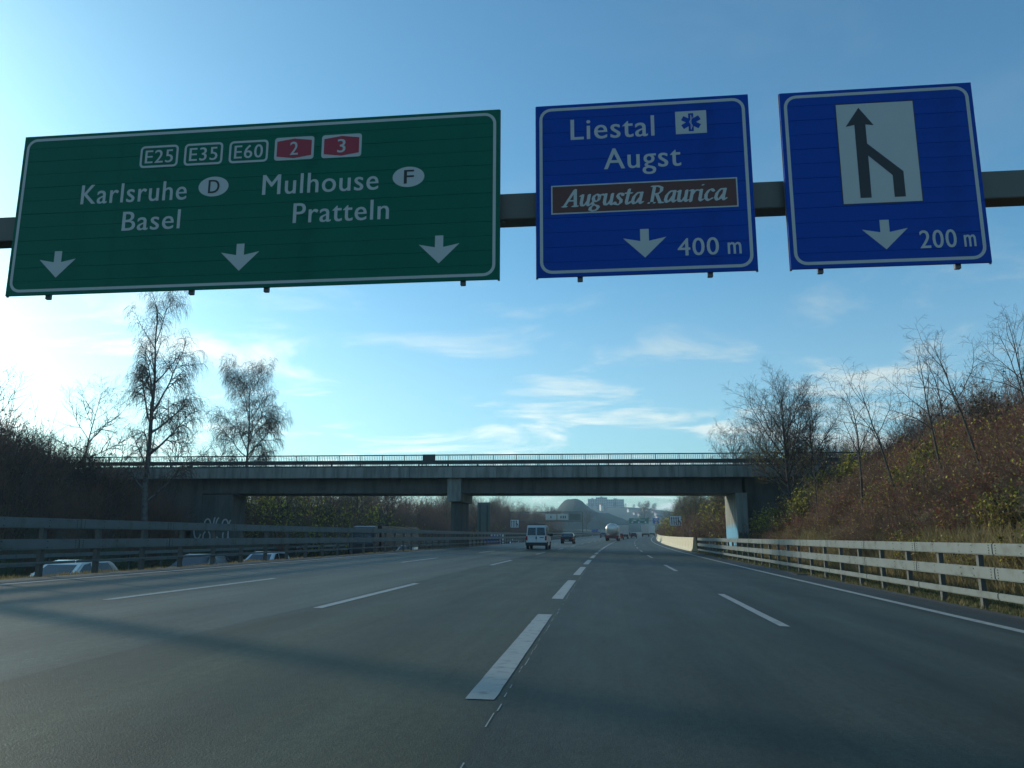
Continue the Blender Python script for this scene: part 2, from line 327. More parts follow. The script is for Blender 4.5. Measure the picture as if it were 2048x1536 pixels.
def hull(pts):
    pts = sorted(set(pts)); 
    def half(ps):
        h = []
        for p in ps:
            while len(h) > 1 and (h[-1][0]-h[-2][0])*(p[1]-h[-2][1])-(h[-1][1]-h[-2][1])*(p[0]-h[-2][0]) <= 0: h.pop()
            h.append(p)
        return h
    return half(pts)[:-1]+half(pts[::-1])[:-1]
ITAL = {'A': (.62, [[(.0, 0), (.35, .66)], [(.35, .66), (.50, 0)], [(.13, .23), (.44, .23)], [(-.06, .01), (.11, .01)], [(.38, .01), (.60, .01)]]),
 'u': (.50, [[(.0, .40), (.09, .44), (.09, .12), (.14, .02), (.22, .02), (.31, .1), (.38, .22)], [(.38, .44), (.38, .07), (.43, .01), (.50, .06)]]),
 'g': (.47, [[(.33, .30), (.30, .40), (.20, .44), (.09, .39), (.06, .30), (.10, .20), (.20, .16), (.30, .20), (.33, .30)], [(.11, .18), (.05, .11), (.12, .04), (.29, .0), (.36, -.07), (.29, -.17), (.13, -.2), (.0, -.15), (.02, -.05), (.13, .03)], [(.32, .39), (.45, .43)]]),
 's': (.39, [[(.33, .35), (.27, .43), (.15, .43), (.10, .34), (.18, .25), (.28, .18), (.29, .07), (.19, .0), (.06, .02), (.02, .1)]]),
 't': (.31, [[(.15, .58), (.12, .1), (.16, .01), (.24, .03), (.29, .09)], [(.01, .43), (.28, .43)]]),
 'a': (.50, [[(.37, .43), (.21, .43), (.08, .29), (.05, .12), (.12, .01), (.23, .05), (.36, .25)], [(.39, .44), (.37, .08), (.42, .01), (.50, .07)]]),
 'R': (.63, [[(.13, 0), (.13, .64)], [(.02, .65), (.30, .65), (.45, .59), (.46, .45), (.35, .36), (.13, .34)], [(.28, .34), (.50, 0)], [(.0, .01), (.25, .01)], [(.45, .01), (.62, .01)]]),
 'r': (.36, [[(.01, .42), (.11, .44), (.10, 0)], [(.11, .25), (.20, .40), (.31, .43)]]),
 'i': (.27, [[(.01, .41), (.10, .44), (.10, .07), (.15, .01), (.22, .06)], [(.13, .615), (.135, .62)]]),
 'c': (.40, [[(.34, .36), (.26, .44), (.13, .40), (.04, .25), (.06, .09), (.17, .01), (.33, .09)]]), ' ': (.22, [])}
def italic_lettering(s, x0, x1, base, cap, yf, mt, parent):
    polys = []; xx = 0
    for ch in s:
        adv, st = ITAL[ch]
        for pl in st:
            for p, q in zip(pl, pl[1:]):
                pts = []
                for c in (p, q):
                    for sx, sy in ((.070, .012), (-.070, -.012), (-.006, .028), (.006, -.028)): pts.append((c[0]+xx+sx+(c[1]+sy)*.24, c[1]+sy))
                polys.append(hull(pts))
        xx += adv+.02
    xs = [p[0] for h in polys for p in h]; a, b = min(xs), max(xs); mb = MB()
    for i, h in enumerate(polys):
        mb.add([((p[0]-a)/(b-a)*(x1-x0)+x0, yf-.004-.00025*(i % 7), p[1]/.66*cap+base) for p in h], [tuple(range(len(h)))])
    return mb.build('lettering', mt, parent)
def rrect(x0, x1, z0, z1, r, n=6):
    o = []
    for (cx_, cz, a0) in ((x1-r, z0+r, -90), (x1-r, z1-r, 0), (x0+r, z1-r, 90), (x0+r, z0+r, 180)):
        for k in range(n+1): t = R(a0+90*k/n); o.append((cx_+r*math.cos(t), cz+r*math.sin(t)))
    return o
def ring(name, outer, inner, yf, mt, parent):
    n = len(outer); mb = MB(); mb.add([(p[0], yf, p[1]) for p in outer]+[(p[0], yf, p[1]) for p in inner], [(i, (i+1) % n, n+(i+1) % n, n+i) for i in range(n)]); return mb.build(name, mt, parent)
def flat(name, poly, yf, mt, parent):
    mb = MB(); mb.add([(p[0], yf, p[1]) for p in poly], [tuple(range(len(poly)))]); return mb.build(name, mt, parent)
GY = 14.0
def board(name, x0, x1, z0, z1, mt, label, nplank=12, ys=()):
    xc = (x0+x1)/2; t = empty(name, (xc, GY, z0), 0, label, 'sign'); hw = (x1-x0)/2; H = z1-z0; ph = H/nplank
    pm = MB().box(-hw, hw, 0, .045, .0015, ph-.0015).mesh('plank', mt, .003, 1)
    for k in range(nplank): link('plank', pm, t, (0, .0015*(k % 2), k*ph))
    MB().box(-hw-.012, -hw+.028, .047, .075, -.01, H+.01).build('edge_profile', M_frame, t)
    MB().box(hw-.028, hw+.012, .047, .075, -.01, H+.01).build('edge_profile', M_frame, t)
    ring('border', rrect(-hw+.068, hw-.068, .068, H-.068, .23), rrect(-hw+.126, hw-.126, .126, H-.126, .172), -.003, M_white, t)
    for x in ys:   # uprights that carry the planks, their feet show under the board
        MB().box(x-xc-.05, x-xc+.05, .078, .16, -.065, H-.1).build('upright', M_frame, t, bevel=.008)
    return t, xc, z0
def down_arrow(t, x, ztop, dz0):
    pts = [(-.08, 0), (.08, 0), (.08, -.235), (.395, -.17), (0, -.56), (-.395, -.17), (-.08, -.235)]
    flat('arrow', [(x+a, ztop-dz0+b) for a, b in pts[::-1]], -.004, M_white, t)
# green board
t, xc, z0 = board('overhead_sign', -11.915, -1.85, 5.95, 9.44, M_green, 'wide green overhead direction board with three arrows over the left lanes', 12, (-11.05, -8.0, -6.45, -2.55))
def L(s, x0, x1, b, c, mt=M_white, par=None, yf=0, sp=1.08): return lettering(s, x0-xc, x1-xc, b-z0, c, yf, mt, par or t, spacing=sp)
L('Karlsruhe', -10.5, -8.21, 7.86, .415); L('Basel', -9.54, -8.3, 7.245, .405); L('Mulhouse', -6.62, -4.24, 7.875, .42); L('Pratteln', -5.95, -4.01, 7.25, .41)
for s, x0 in (('E25', -9.29), ('E35', -8.335), ('E60', -7.375)):
    a, b, c, d = x0-xc, x0+.825-xc, 8.59-z0, 9.07-z0
    sh = ring('route_shield', rrect(a, b, c, d, .09, 4), rrect(a+.045, b-.045, c+.045, d-.045, .05, 4), -.004, M_white, t)
    lettering(s, a+.11, b-.11, c+.10, .28, 0, M_white, sh, spacing=1.1)
for s, x0 in (('2', -6.415), ('3', -5.435)):
    a, b, c, d = x0-xc, x0+.82-xc, 8.595-z0, 9.09-z0
    sh = flat('route_shield', rrect(a, b, c, d, .06, 3), -.004, M_white, t); mx_ = (a+b)/2
    flat('red_field', [(a+.05, c+.085), (mx_, c+.035), (b-.05, c+.085), (b-.05, d-.085), (mx_, d-.035), (a+.05, d-.085)], -.007, M_red, sh)
    lettering(s, mx_-.085, mx_+.085, c+.105, .28, -.007, M_white, sh)
for s, x, w_ in (('D', -7.65, .12), ('F', -3.643, .10)):
    el = flat('country_oval', [(x-xc+.318*math.cos(a), 8.106-z0+.213*math.sin(a)) for a in np.linspace(0, 2*math.pi, 33)[:-1]], -.004, M_white, t)
    lettering(s, x-xc-w_+.01, x-xc+w_+.01, 7.965-z0, .285, -.004, M_black, el)
for x in (-10.854, -6.99, -3.006): down_arrow(t, x-xc, 6.865, z0)
# blue exit board
t, xc, z0 = board('overhead_sign', -1.14, 2.888, 5.95, 9.45, M_blue, 'blue overhead exit board with brown place panel, 400 m', 12, (-.33, 2.05))
L('Liestal', -.47, 1.125, 8.70, .42); L('Augst', .155, 1.6, 8.06, .415); L('400', 1.47, 2.215, 6.28, .33); L('m', 2.37, 2.615, 6.28, .33)
sq = flat('hospital_symbol', [(1.523-xc, 8.70-z0), (2.101-xc, 8.70-z0), (2.101-xc, 9.165-z0), (1.523-xc, 9.165-z0)], -.004, M_white, t)
for k, a in enumerate((90, 30, 150)):
    d = Vector((math.cos(R(a)), math.sin(R(a)))); n_ = Vector((-d.y, d.x)); c_ = Vector((1.812-xc, 8.932-z0))
    flat('star_bar', [tuple(c_+d*i*.185+n_*j*.048) for i, j in ((1, 1), (-1, 1), (-1, -1), (1, -1))], -.006-.0006*k, M_blue, sq)
mb = MB(); c_ = (1.812-xc, 8.932-z0)
mb.add([(c_[0]-.007, -.0085, c_[1]-.15), (c_[0]+.007, -.0085, c_[1]-.15), (c_[0]+.007, -.0085, c_[1]+.15), (c_[0]-.007, -.0085, c_[1]+.15)], [(0, 1, 2, 3)])
sp_ = [(c_[0]+.026*math.sin(k*.62), c_[1]-.12+.0165*k) for k in range(15)]
for (a, b), (c, d) in zip(sp_, sp_[1:]): mb.add([(a-.006, -.0092, b), (a+.006, -.0092, b), (c+.006, -.0092, d), (c-.006, -.0092, d)], [(0, 1, 2, 3)])
mb.build('staff_and_snake', M_white, sq)
bp = flat('place_panel', [(-.853-xc, 7.19-z0), (2.606-xc, 7.19-z0), (2.606-xc, 7.772-z0), (-.853-xc, 7.772-z0)], -.004, M_white, t)
flat('brown_field', [(-.828-xc, 7.215-z0), (2.581-xc, 7.215-z0), (2.581-xc, 7.747-z0), (-.828-xc, 7.747-z0)], -.006, M_brown, bp)
italic_lettering('Augusta Raurica', -.67-xc, 2.42-xc, 7.33-z0, .34, -.006, M_white, bp)
down_arrow(t, .875-xc, 6.828, z0)
# blue lane-merge board
t, xc, z0 = board('overhead_sign', 3.465, 6.882, 5.945, 9.425, M_blue, 'blue overhead board with white lane-merge panel, 200 m, rightmost on the gantry', 12, (4.0, 6.35))
L('200', 5.711, 6.335, 6.252, .33); L('m', 6.455, 6.654, 6.252, .33)
bp = flat('merge_panel', [(4.45-xc, 7.13-z0), (5.845-xc, 7.13-z0), (5.845-xc, 9.13-z0), (4.45-xc, 9.13-z0)], -.004, M_black, t)
flat('white_field', [(4.467-xc, 7.147-z0), (5.828-xc, 7.147-z0), (5.828-xc, 9.113-z0), (4.467-xc, 9.113-z0)], -.0065, M_white, bp)
flat('merge_arrow', [(x-xc, z-z0) for x, z in [(4.865, 9.035), (4.612, 8.662), (4.768, 8.693), (4.766, 7.25), (4.96, 7.25), (4.965, 8.07), (5.358, 7.665), (5.358, 7.243), (5.55, 7.243), (5.55, 7.734), (4.965, 8.31), (4.965, 8.690), (5.11, 8.668)]], -.009, M_black, bp)
down_arrow(t, 5.136-xc, 6.815, z0)
# gantry
g = empty('sign_gantry', (-15.7, GY+.42, -.9), 0, 'dark steel gantry beam spanning the road behind the overhead boards', 'gantry')
def gl(x, y, z): return (x+15.7, y-GY-.42, z+.9)
MB().box(*[v for a, b in zip(gl(-16.1, GY+.19, 7.22), gl(10.2, GY+.62, 7.745)) for v in (a, b)]).build('beam', M_beam, g, bevel=.012)
MB().box(*[v for a, b in zip(gl(-15.98, GY+.17, -1.0), gl(-15.42, GY+.64, 7.21)) for v in (a, b)]).build('post', M_beam, g, bevel=.015)
MB().box(*[v for a, b in zip(gl(9.55, GY+.17, -.4), gl(10.1, GY+.64, 7.21)) for v in (a, b)]).build('post', M_beam, g, bevel=.015)
for x in (-11.05, -8.0, -6.45, -2.55, -.33, 2.05, 4.0, 6.35):
    MB().box(*[v for a, b in zip(gl(x-.06, GY+.162, 7.3), gl(x+.06, GY+.188, 7.66)) for v in (a, b)]).build('clamp', M_frame, g)
MB().cyl(gl(-1.82, GY+.30, 7.19), gl(-1.82, GY+.30, 7.225), .06, n=8).build('cable_gland', M_frame, g)

# ------------------------------------------------------------------ guard rails
def guardrail(u, Ya, Yb, label, side, zf=zr, rails=3, big=0, low=(.19, .325, .06)):
    """side +1: posts stand to the right of the rails"""
    root = empty('guard_rail', (u+cx(max(Ya, 0)), Ya, zf(u, Ya)), 0, label, 'guard rail')
    o0 = Vector(root.location); hts = ((1.05, 1.28, .085), (.575, .81, .085), low)[:rails]
    ms = []
    for a, b, d in hts:
        s_ = MB().box(-d/2, d/2, .004, 3.996, a, b); ms.append(s_.mesh('rail', M_steel, .018, 2))
    bolts = MB()
    for a, b, d in hts[:2]:
        for yy in (.14, .9, 1.5, 2.9, 3.86):
            for zz_ in ((a+.05, b-.05) if yy not in (.14, 3.86) else (a+.04, a+.09, b-.09, b-.04)):
                bolts.box(-side*(d/2+.006)-.006, -side*(d/2+.006)+.006, yy-.008, yy+.008, zz_-.008, zz_+.008)
    bm_ = bolts.mesh('bolts', M_plast)
    pm = MB().prism([(0, -.06), (.10, -.06), (.10, -.052), (.008, -.052), (.008, .052), (.10, .052), (.10, .06), (0, .06)], 2, -.25, 1.22).mesh('post', M_post)
    Y = Ya
    while Y < Yb:
        p = Vector((u+cx(max(Y, 0)), Y, zf(u, Y))); q = Vector((u+cx(max(Y+4, 0)), Y+4, zf(u, Y+4)))
        rz = -math.atan2(q.x-p.x, 4); rx = math.atan2(q.z-p.z, 4)
        for i, me in enumerate(ms): 
            s_ = link('rail', me, root, p-o0, (rx, 0, rz))
            if i == 0 and Y < 45: link('bolts', bm_, s_)['kind'] = 'stuff'
        for dy in (.9, 2.9) if big == 0 or Y < big else (.9,):
            pp = p+(q-p)*dy/4; link('post', pm, root, pp-o0+Vector((side*.047, 0, 0)), (0, 0, rz if side > 0 else rz+math.pi))
        Y += 4
    return root
guardrail(7.62, -3.2, 72.5, 'three-rail steel guard rail along the right edge of the road', 1)
guardrail(-12.62, -2.0, 330, 'shaded three-rail guard rail on the left edge beside the median', -1, low=(.25, .31, .05))
guardrail(-16.0, 62, 330, 'guard rail beyond the median along the lower opposite carriageway', -1, lambda u, Y: -.75+prof(Y), 2, 60)
guardrail(-33.3, 8, 330, 'guard rail along the far edge of the opposite carriageway', -1, zo, 2, 1)
# concrete barrier
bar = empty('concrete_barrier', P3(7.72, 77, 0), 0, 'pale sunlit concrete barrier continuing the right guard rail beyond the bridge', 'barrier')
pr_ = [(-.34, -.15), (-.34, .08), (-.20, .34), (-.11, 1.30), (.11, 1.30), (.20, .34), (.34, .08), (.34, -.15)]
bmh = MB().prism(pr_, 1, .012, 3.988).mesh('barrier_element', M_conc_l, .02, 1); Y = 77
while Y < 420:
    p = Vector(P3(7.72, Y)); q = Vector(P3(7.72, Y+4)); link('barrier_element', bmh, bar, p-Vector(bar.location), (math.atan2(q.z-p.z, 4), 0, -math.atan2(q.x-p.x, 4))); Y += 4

for k, Y in enumerate((31.2, 52.0)):
    d = empty('drain_inlet', P3(7.12, Y), hd(Y), ('dark drain inlet on the right shoulder, nearer one', 'dark drain inlet on the right shoulder, farther one')[k], 'drain'); MB().box(-.22, .22, -.55, .55, -.1, .012).build('frame', M_plast, d, bevel=.005, seg=1)
    for q in range(8): MB().box(-.19, .19, -.5+.13*q, -.46+.13*q, .0125, .03).build('grate_bar', M_post, d)
# ------------------------------------------------------------------ overpass
BY0, BY1 = 68.2, 75.6
def bz(x): return -.003*(x+13)           # slight fall of the deck to the right
br = empty('overpass_bridge', (-13, 70, 0), 0, 'grey concrete overpass with girder, central pier and steel railing crossing the motorway', 'bridge')
bo = Vector(br.location)
def bpart(mb, name, mt, par=None, bevel=0):
    mb.v = [(x+13, y-70, z) for x, y, z in mb.v]; return mb.build(name, mt, par or br, bevel=bevel)
def slab(x0, x1, y0, y1, z0, z1):
    mb = MB(); a, b = bz(x0), bz(x1)
    return mb.add([(x0, y0, z0+a), (x1, y0, z0+b), (x1, y1, z0+b), (x0, y1, z0+a), (x0, y0, z1+a), (x1, y0, z1+b), (x1, y1, z1+b), (x0, y1, z1+a)],
                  [(0, 3, 2, 1), (4, 5, 6, 7), (0, 1, 5, 4), (1, 2, 6, 5), (2, 3, 7, 6), (3, 0, 4, 7)])
bpart(slab(-52, 26, BY0+.2, BY1-.2, 6.38, 7.0), 'deck', M_conc)
for yy0, yy1 in ((BY0, BY0+.34), (BY1-.34, BY1)):
    for k in range(20):
        x = -52+3.9*k; bpart(slab(x+.012, x+3.888, yy0, yy1, 6.22, 7.16), 'fascia_panel', M_conc, bevel=.02)
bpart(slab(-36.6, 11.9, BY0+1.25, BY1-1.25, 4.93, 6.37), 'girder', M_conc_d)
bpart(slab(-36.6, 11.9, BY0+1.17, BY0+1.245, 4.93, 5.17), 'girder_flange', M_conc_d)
# pier with corbel head
bpart(MB().box(-13.55, -12.35, BY0+.42, BY1-.42, 4.18, 6.36), 'pier_head', M_conc, bevel=.03)
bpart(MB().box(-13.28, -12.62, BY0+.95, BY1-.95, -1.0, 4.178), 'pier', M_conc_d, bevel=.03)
# abutments
bpart(MB().box(11.25, 12.15, BY0+.5, BY1-.5, -.6, 4.84), 'abutment', M_conc, bevel=.02)
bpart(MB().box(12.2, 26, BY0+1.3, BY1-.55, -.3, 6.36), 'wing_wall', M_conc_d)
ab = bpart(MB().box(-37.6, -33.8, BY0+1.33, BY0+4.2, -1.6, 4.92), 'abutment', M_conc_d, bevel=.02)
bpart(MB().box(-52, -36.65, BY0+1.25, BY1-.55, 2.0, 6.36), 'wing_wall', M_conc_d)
# graffiti: blue wash on the right abutment, grey tags on the left one
gp = [(BY0+.55, .1), (BY1-.6, .1), (BY1-.6, 1.9)]+[(BY1-.6-.33*k, 1.95+.35*math.sin(k*2.1)+.02*k) for k in range(1, 19)]+[(BY0+.55, 1.7)]
mb = MB(); mb.add([(11.245, y, z) for y, z in gp], [tuple(range(len(gp)))]); bpart(mb, 'graffiti', M_graf)
mb = MB(); gp = [(11.3+.07*k, 1.2+.5*abs(math.sin(k*1.9))) for k in range(12)]; mb.add([(11.28, BY0+.496, .05), (12.1, BY0+.496, .05)]+[(x, BY0+.496, z) for x, z in gp[::-1]], [tuple(range(14))]); bpart(mb, 'graffiti', M_grafd)
mb = MB()
def stroke(mb, pts, w_, y):
    for i, (p, q) in enumerate(zip(pts, pts[1:])):
        d = Vector((q[0]-p[0], q[1]-p[1])); 
        if d.length < 1e-4: continue
        n_ = Vector((-d.y, d.x)).normalized()*w_/2; e_ = d.normalized()*w_*.3; yy = y-.0005*(i % 5)
        mb.add([(p[0]-e_.x+n_.x, yy, p[1]-e_.y+n_.y), (p[0]-e_.x-n_.x, yy, p[1]-e_.y-n_.y), (q[0]+e_.x-n_.x, yy, q[1]+e_.y-n_.y), (q[0]+e_.x+n_.x, yy, q[1]+e_.y+n_.y)], [(0, 1, 2, 3)])
for k, (cx_, cz_, rx_, rz_, a0, a1) in enumerate([(-36.9, 1.7, .35, .8, 30, 330), (-36.0, 2.2, .3, .5, -60, 240), (-36.0, 1.1, .34, .5, 120, 420), (-35.3, 1.9, .12, .9, 90, 270), (-34.9, 1.9, .3, .9, 100, 260), (-34.3, 2.2, .28, .45, -40, 200), (-34.2, 1.2, .25, .5, 150, 380), (-33.8, 1.7, .15, .85, 80, 280)]):
    mb = MB(); stroke(mb, [(cx_+rx_*math.cos(R(a)), cz_+rz_*math.sin(R(a))) for a in np.linspace(a0, a1, 14)], .13, BY0+1.325-.003*k); bpart(mb, 'graffiti', M_grafp)
# railings: near and far
def railing(yc, nm):
    top = slab(-52, 26, yc-.04, yc+.04, 8.19, 8.28); rl = bpart(top, nm, M_rail_d)
    bpart(slab(-52, 26, yc-.02, yc+.02, 7.26, 7.30), 'bottom_rail', M_rail_d, rl)
    pmesh = MB().box(-.035, .035, -.03, .03, 7.165, 8.185).mesh('railing_post', M_rail_d)
    k = 0; x = -51.4
    while x < 26: 
        link('railing_post', pmesh, rl, (x+13, yc-70, bz(x))); x += 2.0
    mb = MB(); x = -51.4+.16; i = 1
    while x < 25.9:
        if i % 13: mb.add(*(lambda b: (b.v, b.f))(MB().box(x-.018, x+.018, yc-.012, yc+.012, 7.302+bz(x), 8.188+bz(x))))
        x += 2/13; i += 1
    bpart(mb, 'balusters', M_rail_d, rl)['kind'] = 'stuff'
    return rl
rl = railing(BY0+.15, 'railing'); railing(BY1-.15, 'railing')
for yc in (BY0+.75, BY1-.75):
    gb = bpart(slab(-52, 26, yc-.05, yc+.05, 7.48, 7.83), 'crash_rail', M_rail_d)
    pmesh = MB().box(-.05, .05, -.04, .04, 7.001, 7.475).mesh('crash_rail_post', M_rail_d); x = -51
    while x < 26: link('crash_rail_post', pmesh, gb, (x+13, yc+.1-70, bz(x)-.002)); x += 2.67
x0_ = -15.5
bpart(MB().box(-15.75, -14.6, BY0+.05, BY0+.10, 7.42, 8.30), 'back_plate', M_rail_d)
# vertical drain stain strips left to the material

# ------------------------------------------------------------------ vehicles
def edge_y(prof_, z, rear):
    ys = []
    for (a, b), (c, d) in zip(prof_, prof_[1:]+prof_[:1]):
        if (b-z)*(d-z) <= 0 and abs(d-b) > 1e-6: ys.append(a+(c-a)*(z-b)/(d-b))
    return min(ys) if rear else max(ys)
def car(name, label, cat, loc, rz, prof_, W, zb, zt, tb, paint, side_win, rear_win, front_win, wheels, rw, lights, extra=None, group=None):
    t = empty(name, loc, rz, label, cat, group)
    Lh = max(abs(p[0]) for p in prof_)
    def wx(y, z): return W/2*(1-tb*max(0, (z-zb)/(zt-zb))*1.0)*(1-.07*(abs(y)/Lh)**5)
    n = len(prof_); mb = MB()
    mb.add([(-wx(*p), p[0], p[1]) for p in prof_]+[(wx(*p), p[0], p[1]) for p in prof_], [tuple(range(n)), tuple(range(n, 2*n))[::-1]]+[(i, n+i, n+(i+1) % n, (i+1) % n) for i in range(n)])
    mb.build('body', paint, t, bevel=.045)
    for poly in side_win:
        for s in (-1, 1):
            b = MB(); m_ = len(poly); b.add([(s*(wx(y, z)+.002), y, z) for y, z in poly]+[(s*(wx(y, z)+.009), y, z) for y, z in poly], [tuple(range(m_)), tuple(range(m_, 2*m_))]+[(i, (i+1) % m_, m_+(i+1) % m_, m_+i) for i in range(m_)])
            b.build('side_window', M_glass, t)
    for nm, wins, rear in (('rear_window', rear_win, True), ('windscreen', front_win, False)):
        for (xa, xb, z0_, z1_, ins) in wins:
            o_ = -.008 if rear else .008; ya, yb = edge_y(prof_, z0_, rear)+o_, edge_y(prof_, z1_, rear)+o_
            MB().add([(xa, ya, z0_), (xb, ya, z0_), (xb-ins*(1 if xb > 0 else 0), yb, z1_), (xa+ins*(1 if xa < 0 else 0), yb, z1_)], [(0, 1, 2, 3)]).build(nm, M_glass, t)
    for y in wheels:
        for s in (-1, 1):
            x = s*(W/2-.10); wh = MB().cyl((x-.10, y, rw), (x+.10, y, rw), rw, n=18).build('wheel', M_tyre, t, bevel=.02, seg=1)
            MB().cyl((x+s*.102, y, rw), (x+s*.112, y, rw), rw*.62, n=14).build('rim', M_rim, wh)
    for (nm, mt_, x0, x1, z0_, z1_, rear) in lights:
        yy = edge_y(prof_, (z0_+z1_)/2, rear)
        for s in (-1, 1):
            a, b = sorted((s*x0, s*x1)); MB().box(a, b, yy-.03, yy+.03, z0_, z1_).build(nm, mt_, t, bevel=.01, seg=1)
    for (nm, mt_, bx) in (extra or []): MB().box(*bx).build(nm, mt_, t, bevel=.015, seg=1)
    return t
VAN = [(-2.2, .32), (2.05, .28), (2.22, .45), (2.2, .78), (1.95, .98), (1.25, 1.10), (.62, 1.72), (.2, 1.90), (-.6, 1.96), (-1.9, 1.94), (-2.05, 1.84), (-2.18, 1.12), (-2.22, .7), (-2.22, .4)]
SED = [(-2.15, .28), (2.1, .26), (2.2, .42), (2.15, .66), (1.9, .78), (.95, .92), (.2, 1.36), (-.3, 1.42), (-.95, 1.38), (-1.65, 1.0), (-2.1, .94), (-2.2, .7), (-2.2, .4)]
HAT = [(-1.95, .28), (1.9, .26), (2.02, .42), (1.98, .68), (1.75, .80), (.95, .94), (.25, 1.40), (-.3, 1.48), (-1.2, 1.45), (-1.55, 1.34), (-1.92, .95), (-2.0, .72), (-2.0, .4)]
HW = [(-.15, .97), (.72, .97), (.22, 1.33), (-.15, 1.38)]; HW2 = [(-1.45, 1.0), (-.22, .98), (-.22, 1.38), (-1.15, 1.36)]
def place(u, Y, rz=None, z=None): return (u+cx(Y), Y, (zr(u, Y) if z is None else z))
# white van ahead
car('van', 'white van with twin rear doors driving ahead under the bridge', 'van', place(-5.95, 66.6), hd(66), VAN, 1.74, .95, 1.96, .13, M_wht_p,
    [[(.0, 1.08), (1.1, 1.08), (.55, 1.66), (.0, 1.78)], [(-1.75, 1.15), (-.15, 1.12), (-.15, 1.76), (-1.65, 1.76)]], [(-.72, -.05, 1.12, 1.74, .05), (.05, .72, 1.12, 1.74, .05)], [(-.72, .72, 1.14, 1.68, .08)], (-1.35, 1.35), .31,
    [('tail_light', M_tail, .70, .84, .72, 1.06, True), ('headlight', M_lamp, .55, .82, .7, .86, False)],
    [('rear_bumper', M_plast, (-.86, .86, -2.30, -2.18, .30, .56)), ('door_handle', M_plast, (-.05, .05, -2.25, -2.21, .82, 1.02)), ('door_gap', M_plast, (-.012, .012, -2.229, -2.2, .58, 1.80)), ('number_plate', M_plate, (-.62, -.12, -2.25, -2.22, .98, 1.06)), ('red_sticker', M_tail, (.28, .62, -2.235, -2.215, .93, 1.0)),
     ('roof_rail', M_plast, (-.70, .70, -1.95, -1.80, 1.955, 2.0)), ('door_mirror', M_plast, (.86, 1.08, .95, 1.05, 1.05, 1.28)), ('door_mirror', M_plast, (-1.08, -.86, .95, 1.05, 1.05, 1.28))])
def sedan(label, loc, rz, paint, prof_=SED, W=1.74, group=None, lit=False, name='car'):
    return car(name, label, 'car', loc, rz, prof_, W, .85, 1.45, .22, paint, [HW, HW2] if prof_ is HAT else [[(-.1, .95), (.75, .95), (.22, 1.30), (-.1, 1.34)], [(-1.3, .99), (-.17, .96), (-.17, 1.35), (-.85, 1.33)]],
        [(-.62, .62, 1.02, 1.33, .10)], [(-.66, .66, .97, 1.33, .10)], (-1.28, 1.32), .31,
        [('tail_light', M_tail, .52, .80, .66, .84, True), ('headlight', M_lampw if lit else M_lamp, .5, .80, .58, .72, False)],
        [('rear_bumper', M_plast if paint is M_blk_p else paint, (-.82, .82, -2.26 if prof_ is SED else -2.06, -2.14 if prof_ is SED else -1.94, .34, .56)), ('number_plate', M_plate, (-.26, .26, -2.29 if prof_ is SED else -2.09, -2.255 if prof_ is SED else -2.055, .40, .51)),
         ('door_mirror', paint, (.80, .98, .55, .64, .92, 1.04)), ('door_mirror', paint, (-.98, -.80, .55, .64, .92, 1.04))], group)
sedan('black saloon car just beyond the white van', place(-6.35, 108), hd(108), M_blk_p)
# tanker
def wheels_row(t, ys_, W, r=.48):
    for y in ys_:
        for s in (-1, 1):
            x = s*(W/2-.19); wh = MB().cyl((x-.17, y, r), (x+.17, y, r), r, n=18).build('wheel', M_tyre, t, bevel=.03, seg=1); MB().cyl((x+s*.172, y, r), (x+s*.185, y, r), r*.6, n=12).build('rim', M_rim, wh)
def cab(t, y0, paint, H=3.0, W=2.45):
    c = MB().prism([(y0, .55), (y0+2.0, .5), (y0+2.1, .9), (y0+2.08, 1.6), (y0+1.85, H-.25), (y0+1.5, H), (y0, H)], 0, -W/2, W/2).build('cab', paint, t, bevel=.06)
    for s in (-1, 1): MB().box(*sorted((s*(W/2+.002), s*(W/2+.012))), y0+.9, y0+1.8, 1.65, 2.35).build('side_window', M_glass, c)
    MB().add([(-W/2+.15, y0+2.09, 1.6), (W/2-.15, y0+2.09, 1.6), (W/2-.2, y0+1.875, H-.32), (-W/2+.2, y0+1.875, H-.32)], [(0, 1, 2, 3)]).build('windscreen', M_glass, c)
    return c
t = empty('tanker_truck', place(-1.75, 160), hd(160)-.012, 'silver tanker truck with rounded tank and dark red rear chassis', 'truck')
mb = MB(); n = 28; prof_t = [(-4.05, .05), (-4.0, .55), (-3.85, .85), (-3.6, 1.0), (2.6, 1.0), (2.9, .8), (3.0, .1)]
vs_ = []; 
for yy, k in prof_t: vs_ += [(1.2*k*math.cos(2*math.pi*i/n), yy, 2.25+1.16*k*math.sin(2*math.pi*i/n)) for i in range(n)]
mb.add(vs_, [tuple(range(n)), tuple(range((len(prof_t)-1)*n, len(prof_t)*n))[::-1]]+[(j*n+i, j*n+(i+1) % n, (j+1)*n+(i+1) % n, (j+1)*n+i) for j in range(len(prof_t)-1) for i in range(n)])
tk = mb.build('tank', M_slv_p, t)
for p in tk.data.polygons: p.use_smooth = True
MB().box(-1.22, 1.22, -4.2, 3.2, .78, 1.05).build('chassis', M_dred_p, t, bevel=.03); MB().box(-1.25, 1.25, -4.35, -4.15, .45, 1.02).build('rear_bumper', M_dred_p, t, bevel=.03)
for s in (-1, 1): MB().box(*sorted((s*.75, s*1.15)), -4.37, -4.34, .7, .88).build('tail_light', M_tail, t)
MB().box(-.3, .3, -2.5, 2.2, 3.40, 3.46).build('catwalk', M_frame, t); MB().box(.98, 1.06, -3.55, -3.45, 1.1, 3.2).build('ladder', M_frame, t); MB().cyl((0, -1.2, 3.42), (0, -1.2, 3.55), .28, n=14).build('manhole', M_frame, t)
wheels_row(t, (-3.2, -1.9, -.6, 3.9), 2.5); cab(t, 3.3, M_wht_p, 2.9)
